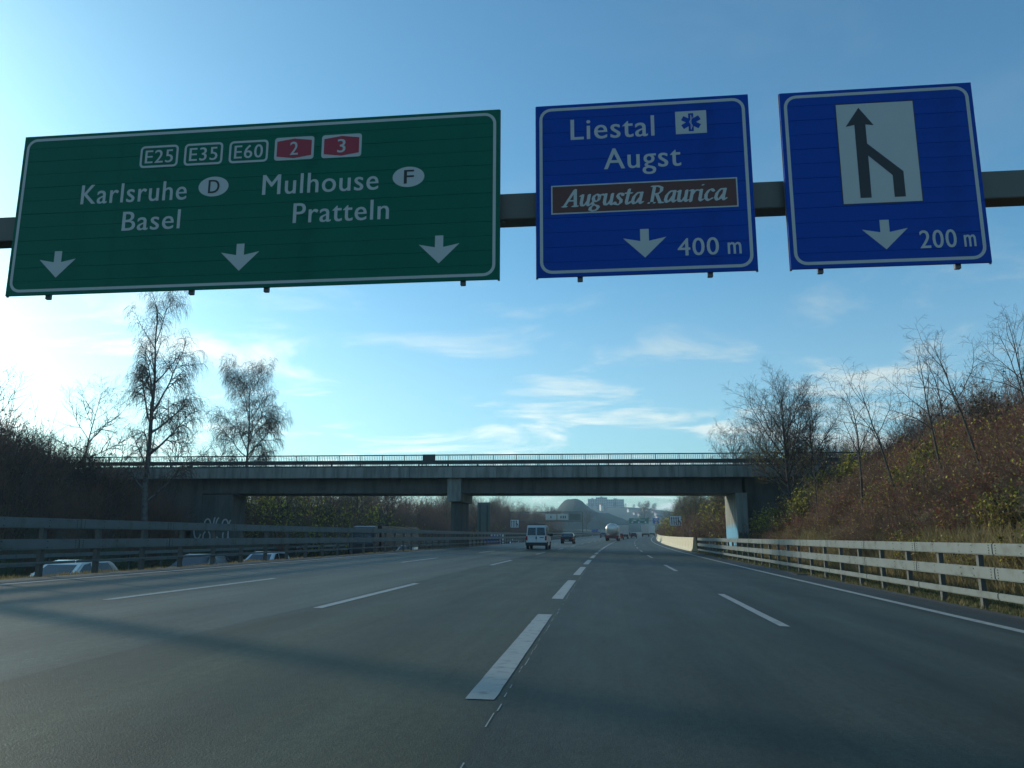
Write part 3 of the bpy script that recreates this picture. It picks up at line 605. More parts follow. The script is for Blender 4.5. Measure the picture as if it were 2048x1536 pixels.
def box_truck(label, loc, rz, Lb, H, boxmat, cabmat, group=None, doors=True, rails=True, cabH=2.9, lit=None, name='box_truck'):
    t = empty(name, loc, rz, label, 'truck', group); h = Lb/2
    b = MB().box(-1.25, 1.25, -h, h, 1.05, H).build('box_body', boxmat, t, bevel=.03)
    if doors:
        MB().box(-1.2, -.01, -h-.03, -h-.004, 1.15, H-.08).build('rear_door', boxmat, t, bevel=.01); MB().box(.01, 1.2, -h-.03, -h-.004, 1.15, H-.08).build('rear_door', boxmat, t, bevel=.01)
        for x in (-.75, -.15, .15, .75): MB().cyl((x, -h-.05, 1.2), (x, -h-.05, H-.12), .018, n=6).build('lock_rod', M_rim, t)
    MB().box(-1.15, 1.15, -h-.02, h+.1, .72, 1.045).build('chassis', M_plast, t); MB().box(-1.2, 1.2, -h-.1, -h-.03, .48, .64).build('rear_bumper', M_plast, t)
    for s in (-1, 1): MB().box(*sorted((s*.8, s*1.15)), -h-.06, -h-.025, .78, .95).build('tail_light', M_tail, t)
    wheels_row(t, (-h+.8, -h+2.1, h+1.1), 2.5); c = cab(t, h+.25, cabmat, cabH)
    if lit:
        for s in (-1, 1): MB().cyl((s*.85, h+2.34, .85), (s*.85, h+2.40, .85), .16, n=12).build('headlight', lit, c)
    return t
box_truck('white box truck just to the right of the tanker truck', place(-.9, 205), hd(200), 6.2, 3.3, M_plaster, M_wht_p)
sedan('bright red car half hidden between tanker and box truck', place(-1.0, 184), hd(178), M_red_p, HAT, 1.72)
sedan('dark red car in the lane right of the tanker', place(1.35, 222), hd(222), M_dred_p, HAT, 1.7)
box_truck('pale grey truck, nearer of two trucks far off in the right lane', place(3.4, 285), hd(285), 7, 3.9, M_plaster, M_wht_p)
box_truck('pale truck, rearmost seen at the bend in the far right lane', place(5.0, 330), hd(330), 8, 4.0, M_wht_p, M_grey_p)
sedan('grey car just left of the tanker truck', place(-6.3, 212), hd(212), M_grey_p, HAT)
sedan('white estate car beyond the grey car left of the tanker', place(-5.4, 262), hd(262), M_wht_p, HAT)
sedan('silver car far ahead right of the white box truck', place(-1.6, 262), hd(262), M_grey_p, HAT)
# oncoming traffic on the lower carriageway
def onc(u, Y): return (u+cx(Y), Y, zo(u, Y))
PI = math.pi
sedan('silver grey car behind the guard rail at the far left edge', onc(-19.2, 27.0), hd(21)+PI, M_slv_p, HAT, 1.78)
sedan('dark estate car with orange lamp behind the left guard rail', onc(-19.6, 36.8), hd(30)+PI, M_dk_p, HAT, 1.8)
sedan('white car with dark windows behind the left guard rail', onc(-19.3, 43.6), hd(36)+PI, M_wht_p, HAT, 1.76, lit=True)
sedan('white car seen low through the guard rail left of the pier', onc(-19.4, 75), hd(58)+PI, M_wht_p, HAT, 1.76, lit=True)
box_truck('small blue and white truck behind the guard rail right of the pier', onc(-20.2, 132), hd(116)+PI, 3.4, 2.5, M_wht_p, M_blu_p, cabH=2.2)
sedan('silver car behind the guard rail below the left lane sign', onc(-20, 152), hd(136)+PI, M_wht_p, HAT, lit=True)
sedan('white oncoming car right of the black saloon', onc(-19.5, 250), hd(250)+PI, M_wht_p, HAT, lit=True)
sedan('white oncoming car under the post of the far gantry', onc(-18.2, 262), hd(262)+PI, M_wht_p, HAT, lit=True)
box_truck('blue oncoming truck with yellow headlights far ahead', onc(-17.6, 330), hd(330)+PI, 8, 3.6, M_blu_p, M_blu_p, cabH=3.3, lit=M_lampon)
sedan('red oncoming car beside the blue truck with headlights', onc(-14.6-2.4, 296), hd(296)+PI, M_red_p, HAT, lit=True)
# dark articulated truck beyond the median, only its roof showing above the rails
t = empty('articulated_truck', onc(-24.2, 79.4), hd(79)+PI, 'dark articulated truck beyond the left guard rail, roof edge catching light', 'truck')
MB().box(-1.27, 1.27, -13.5, 1.2, 1.1, 3.32).build('trailer', M_dk_p, t, bevel=.05); MB().box(-1.1, 1.1, -13.3, 3.4, .75, 1.09).build('chassis', M_plast, t)
c_ = cab(t, 1.7, M_dk_p, 2.8); MB().prism([(1.9, 2.81), (3.4, 2.81), (2.9, 3.25), (1.9, 3.30)], 0, -1.1, 1.1).build('roof_deflector', M_grey_p, t, bevel=.03)
wheels_row(t, (-11.5, -10.2, -8.9, 1.1, 3.0), 2.5)

# ------------------------------------------------------------------ roadside signs and the farther gantries
def lane_sign(name, label, u, Y, W, H, zbot, n, posts=1):
    t = empty(name, P3(u, Y, -.1), hd(Y), label, 'sign'); z0 = zbot
    MB().box(-W/2, W/2, 0, .04, z0, z0+H).build('board', M_black, t, bevel=.01)
    MB().box(-W/2+.04, W/2-.04, -.006, -.001, z0+.04, z0+H-.04).build('white_field', M_lane_w, t)
    pit = W*.82/(n+.6); st = pit*.40; 
    for k in range(n):
        x = -W*.40+pit*(k+.35); lane = [(x-st/2, z0+H*.10), (x+st/2, z0+H*.10), (x+st/2, z0+H*.74), (x+st*1.0, z0+H*.74), (x, z0+H*.92), (x-st*1.0, z0+H*.74), (x-st/2, z0+H*.74)]
        flat('lane_arrow', lane, -.008, M_black, t)
    x = -W*.40+pit*(n-.65); xr = x+pit*.95
    flat('merging_lane', [(xr-st/2, z0+H*.10), (xr+st/2, z0+H*.10), (xr+st/2, z0+H*.34), (x+st*.5, z0+H*.62), (x+st*.5, z0+H*.46), (xr-st/2, z0+H*.26)], -.010, M_black, t)
    for x in ([0] if posts == 1 else [-W*.3, W*.3]): MB().cyl((x, .07, -.3), (x, .07, z0+H*.9), .045, n=10).build('post', M_post, t)
    return t
lane_sign('lane_sign', 'white four-lane merge sign on a post above the concrete barrier', 8.75, 121, 1.75, 1.5, 2.95, 4)
lane_sign('lane_sign', 'small white lane merge sign on the median left of the white van', -13.3, 106, 1.2, 1.1, 2.0, 4)
for k, (u, Y) in enumerate(((9.0, 97), (8.9, 106), (8.95, 112))):
    MB().cyl((0, 0, -.5), (0, 0, 2.3 if k == 0 else 1.9), .035, n=8).build('marker_post', M_frame, None, P3(u, Y))
    o = bpy.data.objects['marker_post' if k == 0 else 'marker_post.00%d' % k]; tag(o, ('dark slim pole behind the barrier near its start', 'thin pole behind the barrier, middle of three', 'thin pole behind the barrier next to the lane sign')[k], 'pole')
t = empty('rear_facing_sign', (-14.3+cx(88), 88, -.6), .12, 'tall grey green sign panel seen from behind, right of the pier', 'sign')
MB().box(-.72, .72, 0, .05, 1.6, 5.5).build('panel', mat('sign_back_paint', (.17, .20, .17), .6, .1, 2), t, bevel=.01)
for x in (-.4, .4): MB().cyl((x, -.06, -.6), (x, -.06, 5.2), .05, n=10).build('post', M_post, t)
t = empty('gate_sign', (-33.9, 79.5, -1.1), .1, 'small weathered frame sign at the foot of the left slope', 'sign')
for x in (-.36, 0, .36): MB().box(x-.05, x+.05, -.03, .03, .0, 2.95).build('post', M_post, t)
MB().box(-.44, .44, -.05, -.032, 2.72, 2.98).build('crossbar', M_post, t)
# gantry over the opposite carriageway
Yg = 236; t = empty('far_gantry', (-13.9+cx(Yg), Yg, .3), hd(Yg), 'thin steel portal gantry over the opposite carriageway with display boards seen from behind', 'gantry'); b0 = prof(Yg)
M_gb = mat('far_gantry_steel', (.10, .12, .10), .6, .1, 2)
MB().box(-.15, .15, -.15, .15, -1.5, 8.0).build('post', M_gb, t); MB().box(-21.5, -21.2, -.15, .15, -1.5, 8.0).build('post', M_gb, t)
MB().box(-21.2, -.155, -.12, .12, 7.82, 8.05).build('top_chord', M_gb, t); MB().box(-21.2, -.155, -.12, .12, 5.1, 5.42).build('bottom_chord', M_gb, t)
for k in range(1, 12): MB().box(-1.8*k-.04, -1.8*k+.04, -.05, .05, 5.425, 7.815).build('web_bar', M_gb, t)
for x in (-7.4, -10.9): MB().box(x, x+3.2, -.42, -.16, 5.6, 7.3).build('display_back', M_plaster, t, bevel=.03)
for x in (-6.5, -5.8, -5.2, -9.5): MB().box(x, x+.35, -.55, -.425, 6.1, 6.8).build('equipment_box', M_frame, t)
MB().box(-3.9, -.5, -.3, -.16, 5.6, 7.5).build('panel_back', M_gb, t)
# next sign gantry far ahead
Yf = 520; t = empty('distant_sign_gantry', P3(0, Yf), hd(Yf), 'distant gantry far ahead with a green and a blue direction board', 'gantry')
MB().box(-13, 10, .3, .7, 7.6, 8.2).build('beam', M_gb, t); MB().box(-13.4, -13, .3, .7, -1, 8.2).build('post', M_gb, t); MB().box(10, 10.4, .3, .7, -1, 8.2).build('post', M_gb, t)
gb = MB().box(-11.4, 1.0, 0, .1, 6.2, 9.6).build('green_board', M_green, t); bb = MB().box(3.6, 8.0, 0, .1, 6.2, 9.6).build('blue_board', M_blue, t)
for x in (-9.4, -5.2, -1.0): flat('arrow', [(x-.9, 7.2), (x, 6.5), (x+.9, 7.2), (x+.25, 7.2), (x+.25, 7.6), (x-.25, 7.6), (x-.25, 7.2)], -.02, M_white, gb)
flat('arrow', [(4.9, 7.2), (5.8, 6.5), (6.7, 7.2), (6.05, 7.2), (6.05, 7.6), (5.55, 7.6), (5.55, 7.2)], -.02, M_white, bb)
for x0, x1, z in ((-9.8, -6.6, 8.3), (-5.0, -1.4, 8.3), (-8.9, -7.0, 7.9), (-8.6, -4.0, 9.0)): MB().box(x0, x1, -.03, -.005, z, z+.28).build('text_line', M_white, gb)
for x0, x1, z in ((4.4, 7.0, 8.7), (4.8, 6.6, 8.1)): MB().box(x0, x1, -.03, -.005, z, z+.28).build('text_line', M_white, bb)

# ------------------------------------------------------------------ trees
def tubes(segs, sides):
    """segs: (n,8) rows p0 p1 r0 r1 -> frustum vertices and quads"""
    S = np.asarray(segs, float); n = len(S); p0, p1 = S[:, :3], S[:, 3:6]; d = p1-p0; d /= np.linalg.norm(d, axis=1, keepdims=True)+1e-9
    ref = np.where(np.abs(d[:, 2:3]) > .9, np.array([[1., 0, 0]]), np.array([[0, 0, 1.]])); a = np.cross(d, ref); a /= np.linalg.norm(a, axis=1, keepdims=True); b = np.cross(d, a)
    th = 2*np.pi*np.arange(sides)/sides; o = a[:, None]*np.cos(th)[None, :, None]+b[:, None]*np.sin(th)[None, :, None]
    V = np.concatenate([p0[:, None]+o*S[:, 6][:, None, None], p1[:, None]+o*S[:, 7][:, None, None]], 1).reshape(-1, 3)
    k = np.arange(sides); q = np.stack([k, (k+1) % sides, sides+(k+1) % sides, sides+k], 1); F = (np.arange(n)[:, None, None]*2*sides+q[None]).reshape(-1, 4)
    return V, F
def leaf_quads(P, size, rg, squash=.6):
    n = len(P); a = rg.normal(size=(n, 3)); a /= np.linalg.norm(a, axis=1, keepdims=True); b = np.cross(a, rg.normal(size=(n, 3))); b /= np.linalg.norm(b, axis=1, keepdims=True)
    s = size*(.6+.8*rg.random((n, 1))); V = np.stack([P-a*s, P+b*s*squash, P+a*s, P-b*s*squash], 1).reshape(-1, 3); return V, np.arange(4*n).reshape(-1, 4)
def grow(seed, H, r0, spec, lean=(0, 0), trunk_jit=.05, shape=lambda t: 1.):
    """spec: per level dict(n, ratio, ang, jit, trop, nseg, start) for the branches of that level"""
    rd = random.Random(seed); big, fine, tips = [], [], []
    def go(p, d, Ln, r, lev):
        sp = spec[lev] if lev < len(spec) else spec[-1]; ns = sp['nseg']; pts = [p]; dirs = [d]; rs = [r]
        for k in range(ns):
            j = sp['jit']; d = Vector((d.x+rd.gauss(0, j), d.y+rd.gauss(0, j), d.z+rd.gauss(0, j)+sp['trop']*(k+1)/ns)).normalized()
            p = p+d*(Ln/ns); rr = max(r*(1-(k+1)/ns*sp.get('tap', .8)), .0042)
            (big if lev < 2 else fine).append((*pts[-1], *p, rs[-1], rr)); pts.append(p); dirs.append(d); rs.append(rr)
        tips.append(p)
        if lev+1 >= len(spec): return
        c = spec[lev+1]; cn = c['n'] if lev == 0 else max(1, int(c['n']*min(1.3, Ln/c.get('ref', 2.)) + rd.random()))
        for i in range(cn):
            t = c['start']+(1-c['start'])*((i+rd.random())/cn); x = t*ns; k = min(int(x), ns-1); f = x-k; q = pts[k].lerp(pts[k+1], f); dd = dirs[k+1]
            az = rd.uniform(0, 2*math.pi) if lev else i*2.4+rd.uniform(-.5, .5); an = R(c['ang']*(1-.45*t if lev == 0 else 1)*rd.uniform(.75, 1.25))
            o = dd.orthogonal().normalized(); o2 = dd.cross(o); nd = (dd*math.cos(an)+(o*math.cos(az)+o2*math.sin(az))*math.sin(an)).normalized()
            ll = Ln*c['ratio']*(shape(t) if lev == 0 else (1.1-.5*t))*rd.uniform(.7, 1.25)
            go(q, nd, max(ll, .25), max(min(rs[k]*.62, ll*.022+.004), .0045), lev+1)
    go(Vector((0, 0, -.3)), Vector((lean[0], lean[1], 1)).normalized(), H, r0, 0)
    return big, fine, tips
def tree(name, label, loc, mesh_pair=None, group=None, rz=0, scale=1., cat='tree'):
    t = empty(name, loc, rz, label, cat, group); t.scale = (scale,)*3
    link('trunk', mesh_pair[0], t); link('crown', mesh_pair[1], t); return t
def tree_meshes(seed, H, r0, spec, bark, twig, lean=(0, 0), shape=lambda t: 1., leaf=None, nleaf=0, lsize=.06, leafmin=0., tw=1.):
    big, fine, tips = grow(seed, H, r0, spec, lean, shape=shape)
    V, F = tubes(big, 7); m1 = rawmesh('trunk', V, F, [bark], smooth=True)
    fn = np.array(fine); fn[:, 6:8] *= tw; V, F = tubes(fn, 3); mi = np.zeros(len(F), int); mats_ = [twig]
    if nleaf:
        rg = np.random.default_rng(seed); S = fn; S = S[S[:, 5] > leafmin*H] if leafmin >= 0 else S[S[:, 5] < -leafmin*H]; k = rg.integers(0, len(S), nleaf); f = rg.random((nleaf, 1)); Pq = S[k, :3]*(1-f)+S[k, 3:6]*f+rg.normal(0, .03, (nleaf, 3))
        lv, lf = leaf_quads(Pq, lsize, rg); n0 = len(V); V = np.concatenate([V, lv]); F = np.concatenate([F, lf+n0]); lm = leaf if isinstance(leaf, list) else [leaf]; mi = np.concatenate([mi, 1+rg.integers(0, len(lm), nleaf)]); mats_ += lm
    return m1, rawmesh('crown', V, F, mats_, mi)
BIRCH = [dict(n=1, nseg=14, jit=.035, trop=.02, ratio=1, ang=0, start=0, tap=.93),
         dict(n=23, ratio=.34, ang=54, jit=.08, trop=.10, nseg=7, start=.20, tap=.88),
         dict(n=13, ref=5., ratio=.34, ang=42, jit=.12, trop=-.02, nseg=4, start=.35, tap=.8),
         dict(n=13, ref=1.6, ratio=.85, ang=45, jit=.14, trop=-.95, nseg=5, start=.1, tap=.6),
         dict(n=3, ref=1.0, ratio=.8, ang=30, jit=.12, trop=-.9, nseg=3, start=.15, tap=.5)]
ROUND = [dict(n=1, nseg=10, jit=.05, trop=.03, ratio=1, ang=0, start=0, tap=.9),
         dict(n=22, ratio=.42, ang=46, jit=.08, trop=.10, nseg=6, start=.18, tap=.85),
         dict(n=10, ref=3.2, ratio=.42, ang=42, jit=.12, trop=.06, nseg=4, start=.2, tap=.8),
         dict(n=7, ref=1.3, ratio=.5, ang=42, jit=.15, trop=.04, nseg=3, start=.15, tap=.7),
         dict(n=3, ref=.7, ratio=.6, ang=40, jit=.15, trop=.02, nseg=2, start=.2, tap=.6)]
THIN = [dict(n=1, nseg=12, jit=.06, trop=.03, ratio=1, ang=0, start=0, tap=.85),
        dict(n=9, ratio=.36, ang=52, jit=.13, trop=.10, nseg=6, start=.42, tap=.85),
        dict(n=6, ref=2.2, ratio=.42, ang=48, jit=.18, trop=.03, nseg=4, start=.2, tap=.8),
        dict(n=4, ref=.9, ratio=.5, ang=48, jit=.2, trop=0, nseg=3, start=.2, tap=.7)]
ALDER = [dict(n=1, nseg=10, jit=.04, trop=.02, ratio=1, ang=0, start=0, tap=.9),
         dict(n=15, ratio=.36, ang=68, jit=.1, trop=.07, nseg=6, start=.35, tap=.85),
         dict(n=8, ref=2.6, ratio=.42, ang=45, jit=.15, trop=.03, nseg=4, start=.2, tap=.8),
         dict(n=5, ref=1.2, ratio=.5, ang=45, jit=.18, trop=.0, nseg=3, start=.2, tap=.7)]
bshape = lambda t: .60*(.42+.85*math.sin(math.pi*(.30+.62*t)))*(.72+.5*math.sin(t*8+.6)**2)
oval = lambda t: .35+.9*math.sin(math.pi*(.18+.75*t))
def at(X, Y, dz=0): return (X, Y, tz(X, Y)+dz)
tree('birch_tree', 'tall drooping bare birch standing left in front of the overpass', at(-35.3, 58.5), tree_meshes(11, 20.6, .27, BIRCH, M_birch, M_twig, (-.01, 0), bshape, tw=1.25))
tree('birch_tree', 'slender drooping birch behind the overpass, second from the left', at(-45.4, 96), tree_meshes(23, 16.2, .2, BIRCH, M_birch, M_twig, (.02, 0), lambda t: .8*(.75+.6*math.sin(math.pi*(.15+.8*t))), leaf=M_lf_b, nleaf=900, lsize=.05, tw=1.35))
al = [tree_meshes(31+i, h, .13, ALDER, M_bark, M_twig, (.02*(i-1), 0), oval, tw=1.9) for i, h in enumerate((11.5, 10.5, 8.5))]
tree('alder_tree', 'bare flat-topped tree left of the tall birch', at(-55, 78), al[0])
tree('alder_tree', 'bare tree with level branches just right of the tall birch trunk', at(-57.2, 100), al[1], rz=1)
tree('alder_tree', 'small bare tree between the two birches', at(-54.2, 105), al[2], rz=2)
tree('alder_tree', 'bare tree cut by the left edge of the picture', at(-50.5, 60), al[0], rz=3, scale=.82)
for k, (X, Y, s) in enumerate(((-60, 92, .75), (-63, 118, .8), (-52, 118, .7), (-66, 84, .6), (-58, 70, .55), (-49, 110, .7))):
    tree('alder_tree', 'small bare tree among the left skyline bushes', at(X, Y), al[k % 3], rz=k, scale=s, group='small bare trees on the left skyline')
rd_ = [tree_meshes(41, 11.8, .2, ROUND, M_bark, M_twig, (-.03, 0), oval, leaf=[M_lf_b, M_lf_g], nleaf=2600, lsize=.06, leafmin=-.62, tw=1.2), tree_meshes(42, 10.5, .17, ROUND, M_bark, M_twig, (.02, 0), oval, leaf=[M_lf_b], nleaf=500, lsize=.06, tw=1.2), tree_meshes(43, 8, .13, ROUND, M_bark, M_twig_g, (0, 0), oval, leaf=[M_lf_y, M_lf_b], nleaf=1500, lsize=.07, tw=1.3)]
tree('maple_tree', 'large branching tree with few leaves in front of the right bridge end', at(14.2, 62.5), rd_[0], scale=.84)
tree('maple_tree', 'thin second stem standing right of the large branching tree', at(16.4, 63.2), rd_[1], rz=2, scale=.74)
tree('maple_tree', 'rounded bare tree behind the right end of the bridge', at(14.6, 92), rd_[1], rz=.5, scale=.95)
tree('maple_tree', 'bare tree behind the bridge beside the rounded one', at(17.5, 88), rd_[0], rz=2.5, scale=.8)
tn = [tree_meshes(51, 8.2, .085, THIN, M_bark, M_twig_g, (-.10, 0), oval, tw=1.25), tree_meshes(52, 7.8, .08, THIN, M_bark, M_twig_g, (-.2, 0), oval, tw=1.25), tree_meshes(53, 7.6, .08, THIN, M_bark, M_twig_g, (-.06, .05), oval, tw=1.25)]
for k, (X, Y, s, lab) in enumerate(((14.1, 45, .93, 'slim bare tree on the right bank, leftmost of the slim ones'), (15.0, 42, .90, 'slim leaning bare tree, second of the slim ones from the bridge'), (15.6, 38, .88, 'slim straight bare tree in the middle of the right bank'),
                                   (16.2, 35.5, .84, 'slim bare tree leaning left, near the right edge'), (17.6, 33.5, .78, 'bare tree cut by the right edge of the picture'), (19.5, 47, .75, 'slim bare tree behind the others on the bank crest'), (20.5, 40, .68, 'slim bare tree on the crest behind the straight one'), (13.5, 52, .62, 'small bare sapling near the bridge end on the right bank'))):
    tree('slim_tree', lab, at(X, Y), tn[(k+(k > 2)) % 3], rz=0 if k in (1, 3, 4) else k*.15, scale=s)
for k in range(16):
    X, Y = 24.5+random.random()*10, 26+k*2.6
    tree('slim_tree', 'bare tree in the wood behind the right crest', at(X, Y), (tn[k % 3], rd_[1], al[2])[k % 3], rz=k*1.1, scale=random.uniform(.5, .68), group='bare trees of the wood behind the right crest')
for k, (u, Y, s) in enumerate(((13, 100, .8), (15, 112, .8), (12, 124, .7), (14, 140, .8), (12.5, 158, .8), (14, 180, .85), (13, 205, .8), (15, 235, .9))):
    tree('roadside_tree', 'small leafy autumn tree on the right bank beyond the bridge', at(u+cx(Y), Y), rd_[2], rz=k*1.3, scale=s, group='autumn trees beyond the bridge on the right')
for k in range(22):
    Y = 95+k*11.5; u = -37-random.random()*9
    tree('roadside_tree', 'bare roadside tree on the left bank beyond the bridge', at(u+cx(Y), Y), (al[k % 3], rd_[2], rd_[1])[(k*7) % 3] if k % 4 else rd_[2], rz=k*1.7, scale=random.uniform(.62, .95), group='bare trees beyond the bridge on the left')

# ------------------------------------------------------------------ shrubs
def shrub_mesh(seed, H, W, nst, twig, leafm, nleaf, lsize, droop=0.):
    rg = np.random.default_rng(seed); segs = []
    for i in range(nst):
        az = rg.uniform(0, 2*np.pi); sp = np.sqrt(rg.random())*W*.5; p = np.array([np.cos(az)*sp*.35, np.sin(az)*sp*.35, -.25]); h = H*rg.uniform(.55, 1.05)*(1-.35*(sp/(W*.5))**2)
        tgt = np.array([np.cos(az)*sp, np.sin(az)*sp, h]); pts = [p]; ns = 4
        for k in range(1, ns+1):
            t = k/ns; q = p+(tgt-p)*np.array([t**1.5, t**1.5, t])+rg.normal(0, .05, 3)*t; q[2] -= droop*t*t*sp; pts.append(q)
        r0 = rg.uniform(.009, .018)
        for k in range(ns): segs.append((*pts[k], *pts[k+1], r0*(1-k/ns*.8), r0*(1-(k+1)/ns*.8)))
        for j in range(7):
            k = rg.integers(1, ns); f = rg.random(); b = pts[k]*(1-f)+pts[k+1]*f; d = rg.normal(0, 1, 3); d[2] = abs(d[2])*.8+.25; d /= np.linalg.norm(d); ln = rg.uniform(.25, .6)*H/2.2
            m_ = b+d*ln*.5+rg.normal(0, .03, 3); e = m_+d*ln*.5+np.array([0, 0, rg.uniform(-.08, .08)]); segs.append((*b, *m_, .007, .0055)); segs.append((*m_, *e, .0055, .0035))
            for jj in range(2):
                d2 = d+rg.normal(0, .6, 3); d2 /= np.linalg.norm(d2); segs.append((*m_, *(m_+d2*ln*.45), .0045, .003))
    S = np.array(segs); V, F = tubes(S, 3); mi = np.zeros(len(F), int); mats_ = [twig]
    if nleaf:
        k = rg.integers(0, len(S), nleaf); f = rg.random((nleaf, 1)); P = S[k, :3]*(1-f)+S[k, 3:6]*f+rg.normal(0, .04, (nleaf, 3)); P[:, 2] = np.abs(P[:, 2])
        lv, lf = leaf_quads(P, lsize, rg); n0 = len(V); V = np.concatenate([V, lv]); F = np.concatenate([F, lf+n0]); mi = np.concatenate([mi, 1+rg.integers(0, len(leafm), nleaf)]); mats_ += leafm
    return rawmesh('shrub', V, F, mats_, mi)
SH = {'russet': [shrub_mesh(61+i, 2.0, 2.4, 46, M_twig_r, [M_lf_r, M_lf_r, M_lf_b, M_lf_r, M_lf_y], 700, .055) for i in range(3)],
      'olive': [shrub_mesh(71+i, 1.9, 2.3, 40, M_twig_r, [M_lf_g, M_lf_g, M_lf_y, M_lf_d], 1000, .06) for i in range(2)],
      'brown': [shrub_mesh(81+i, 2.0, 2.5, 52, M_twig_r, [M_lf_b, M_lf_r, M_lf_b, M_lf_y], 420, .05) for i in range(2)],
      'dark': [shrub_mesh(91+i, 3.4, 3.6, 64, M_twig, [M_lf_d, M_lf_b], 700, .075) for i in range(3)],
      'yellow': [shrub_mesh(97, 2.6, 2.8, 44, M_twig, [M_lf_y, M_lf_g], 1100, .075)]}
LBL = {'russet': 'reddish brown shrub in the thicket on the right bank', 'olive': 'olive and yellow leaved shrub in the thicket on the right bank', 'brown': 'bare brown shrub in the thicket on the right bank'}
sr = random.Random(5)
def shrub(kind, X, Y, s, label, group, sink=.1):
    o = link('shrub', sr.choice(SH[kind]), None, (X, Y, tz(X, Y)-sink), (sr.uniform(-.08, .08), sr.uniform(-.08, .08), sr.uniform(0, 6.28))); o.scale = (s*sr.uniform(.9, 1.15), s*sr.uniform(.9, 1.15), s*sr.uniform(.85, 1.2)); tag(o, label, 'shrub', group)
u = 10.9
while u < 21.5:
    Y = 9.+sr.random()
    while Y < 67:
        X, Yj = u+sr.uniform(-.6, .6), Y+sr.uniform(-.6, .6); f = (u-10.9)/10; nz = float(vnoise(u, Y, 5.5, 9))
        kind = 'olive' if nz > .6 or (f < .25 and nz > .5) else ('brown' if nz < .34 or sr.random() < .15 else 'russet')
        shrub(kind, X+cx(Yj), Yj, (.62 if f < .08 else .8 if f < .2 else 1.)*sr.uniform(.8, 1.15), LBL[kind], 'shrubs covering the right bank'); Y += 1.62
    u += 1.72
for u in (12.7, 14.3, 16, 18):
    for Y in (58.5, 61, 63.5, 66): shrub('yellow' if (u+Y) % 2 < 1.1 else 'olive', u, Y, sr.uniform(.8, 1.2), 'yellow green leafy shrub at the foot of the bridge end', 'leafy shrubs at the right bridge end')
for k, me_ in enumerate(SH['dark']*2):
    X, Y = 21.6+.5*(k % 2), 20+6.5*k; o = link('shrub', me_, None, (X, Y, tz(X, Y)-.1), (0, 0, k)); tag(o, 'tall dark bush on the upper edge of the right bank', 'shrub', 'tall dark bushes on the upper right bank')
def bush(rg, kd):
    """light bush for the uncountable thickets: stems, side twigs and leaves as arrays (verts, quads, material index)"""
    H, W, nl, ls = {'dark': (3.4, 3.6, 90, .075), 'brown': (2.0, 2.5, 90, .07), 'olive': (1.9, 2.3, 190, .09), 'russet': (2., 2.4, 160, .08), 'yellow': (2.6, 2.8, 220, .10), 'bare': (4.2, 3.4, 12, .06)}[kd]
    n = 34 if kd == 'bare' else 24; az = rg.uniform(0, 2*np.pi, n); sp = np.sqrt(rg.random(n))*W*.5; h = H*rg.uniform(.55, 1.05, n)*(1-.35*(sp/(W*.5))**2); dr = np.stack([np.cos(az)*sp, np.sin(az)*sp, h], 1)
    pts = [np.stack([dr[:, 0]*(.3+.7*t**1.5), dr[:, 1]*(.3+.7*t**1.5), dr[:, 2]*t-.2*(1-t)], 1)+rg.normal(0, .06, (n, 3))*t for t in (0, .35, .7, 1.)]
    sg = [np.concatenate([pts[k], pts[k+1], np.full((n, 1), .020-.005*k), np.full((n, 1), .015-.005*k)], 1) for k in range(3)]
    for q in range(6):
        k = rg.integers(1, 3, n); f = rg.random((n, 1)); P = np.stack(pts, 0); b = P[k, np.arange(n)]*(1-f)+P[k+1, np.arange(n)]*f; d = rg.normal(0, 1, (n, 3)); d[:, 2] = np.abs(d[:, 2])+.3; d /= np.linalg.norm(d, axis=1, keepdims=True)
        sg.append(np.concatenate([b, b+d*rg.uniform(.3, .8, (n, 1))*H/2.4, np.full((n, 1), .010), np.full((n, 1), .005)], 1))
    S = np.concatenate(sg); V, F = tubes(S, 3); k = rg.integers(0, len(S), nl); f = rg.random((nl, 1)); lv, lf = leaf_quads(S[k, :3]*(1-f)+S[k, 3:6]*f+rg.normal(0, .06, (nl, 3)), ls, rg)
    lm = {'dark': (5, 6), 'brown': (6, 3, 6), 'olive': (4, 4, 2, 5), 'russet': (3, 3, 6), 'yellow': (2, 4), 'bare': (6, 5)}[kd]; tw = 0 if kd in ('dark', 'yellow') else 1
    return np.concatenate([V, lv]), np.concatenate([F, lf+len(V)]), np.concatenate([np.full(len(F), tw), np.array(lm)[rg.integers(0, len(lm), nl)]])
BANK = {}
def thicket(name, label, items):
    """a mass of bushes nobody could count: one object"""
    rg = np.random.default_rng(len(items)); Vs, Fs, Ms, n0 = [], [], [], 0
    for kd, X, Y, s_ in items:
        lib = BANK.setdefault(kd, [bush(rg, kd) for _ in range(6)]); V, F, mi = lib[rg.integers(0, 6)]; a_ = rg.uniform(0, 6.28); c, d = math.cos(a_), math.sin(a_); sx, sz = s_*rg.uniform(.9, 1.15), s_*rg.uniform(.85, 1.2)
        Q = np.stack([(V[:, 0]*c-V[:, 1]*d)*sx+X, (V[:, 0]*d+V[:, 1]*c)*sx+Y, V[:, 2]*sz+tz(X, Y)-.12], 1); Vs.append(Q); Fs.append(F+n0); Ms.append(mi); n0 += len(V)
    o = link(name, rawmesh(name, np.concatenate(Vs), np.concatenate(Fs), [M_twig, M_twig_r, M_lf_y, M_lf_r, M_lf_g, M_lf_d, M_lf_b], np.concatenate(Ms))); tag(o, label, 'thicket', kind='stuff'); return o
J = lambda a: sr.uniform(-a, a)
it = []
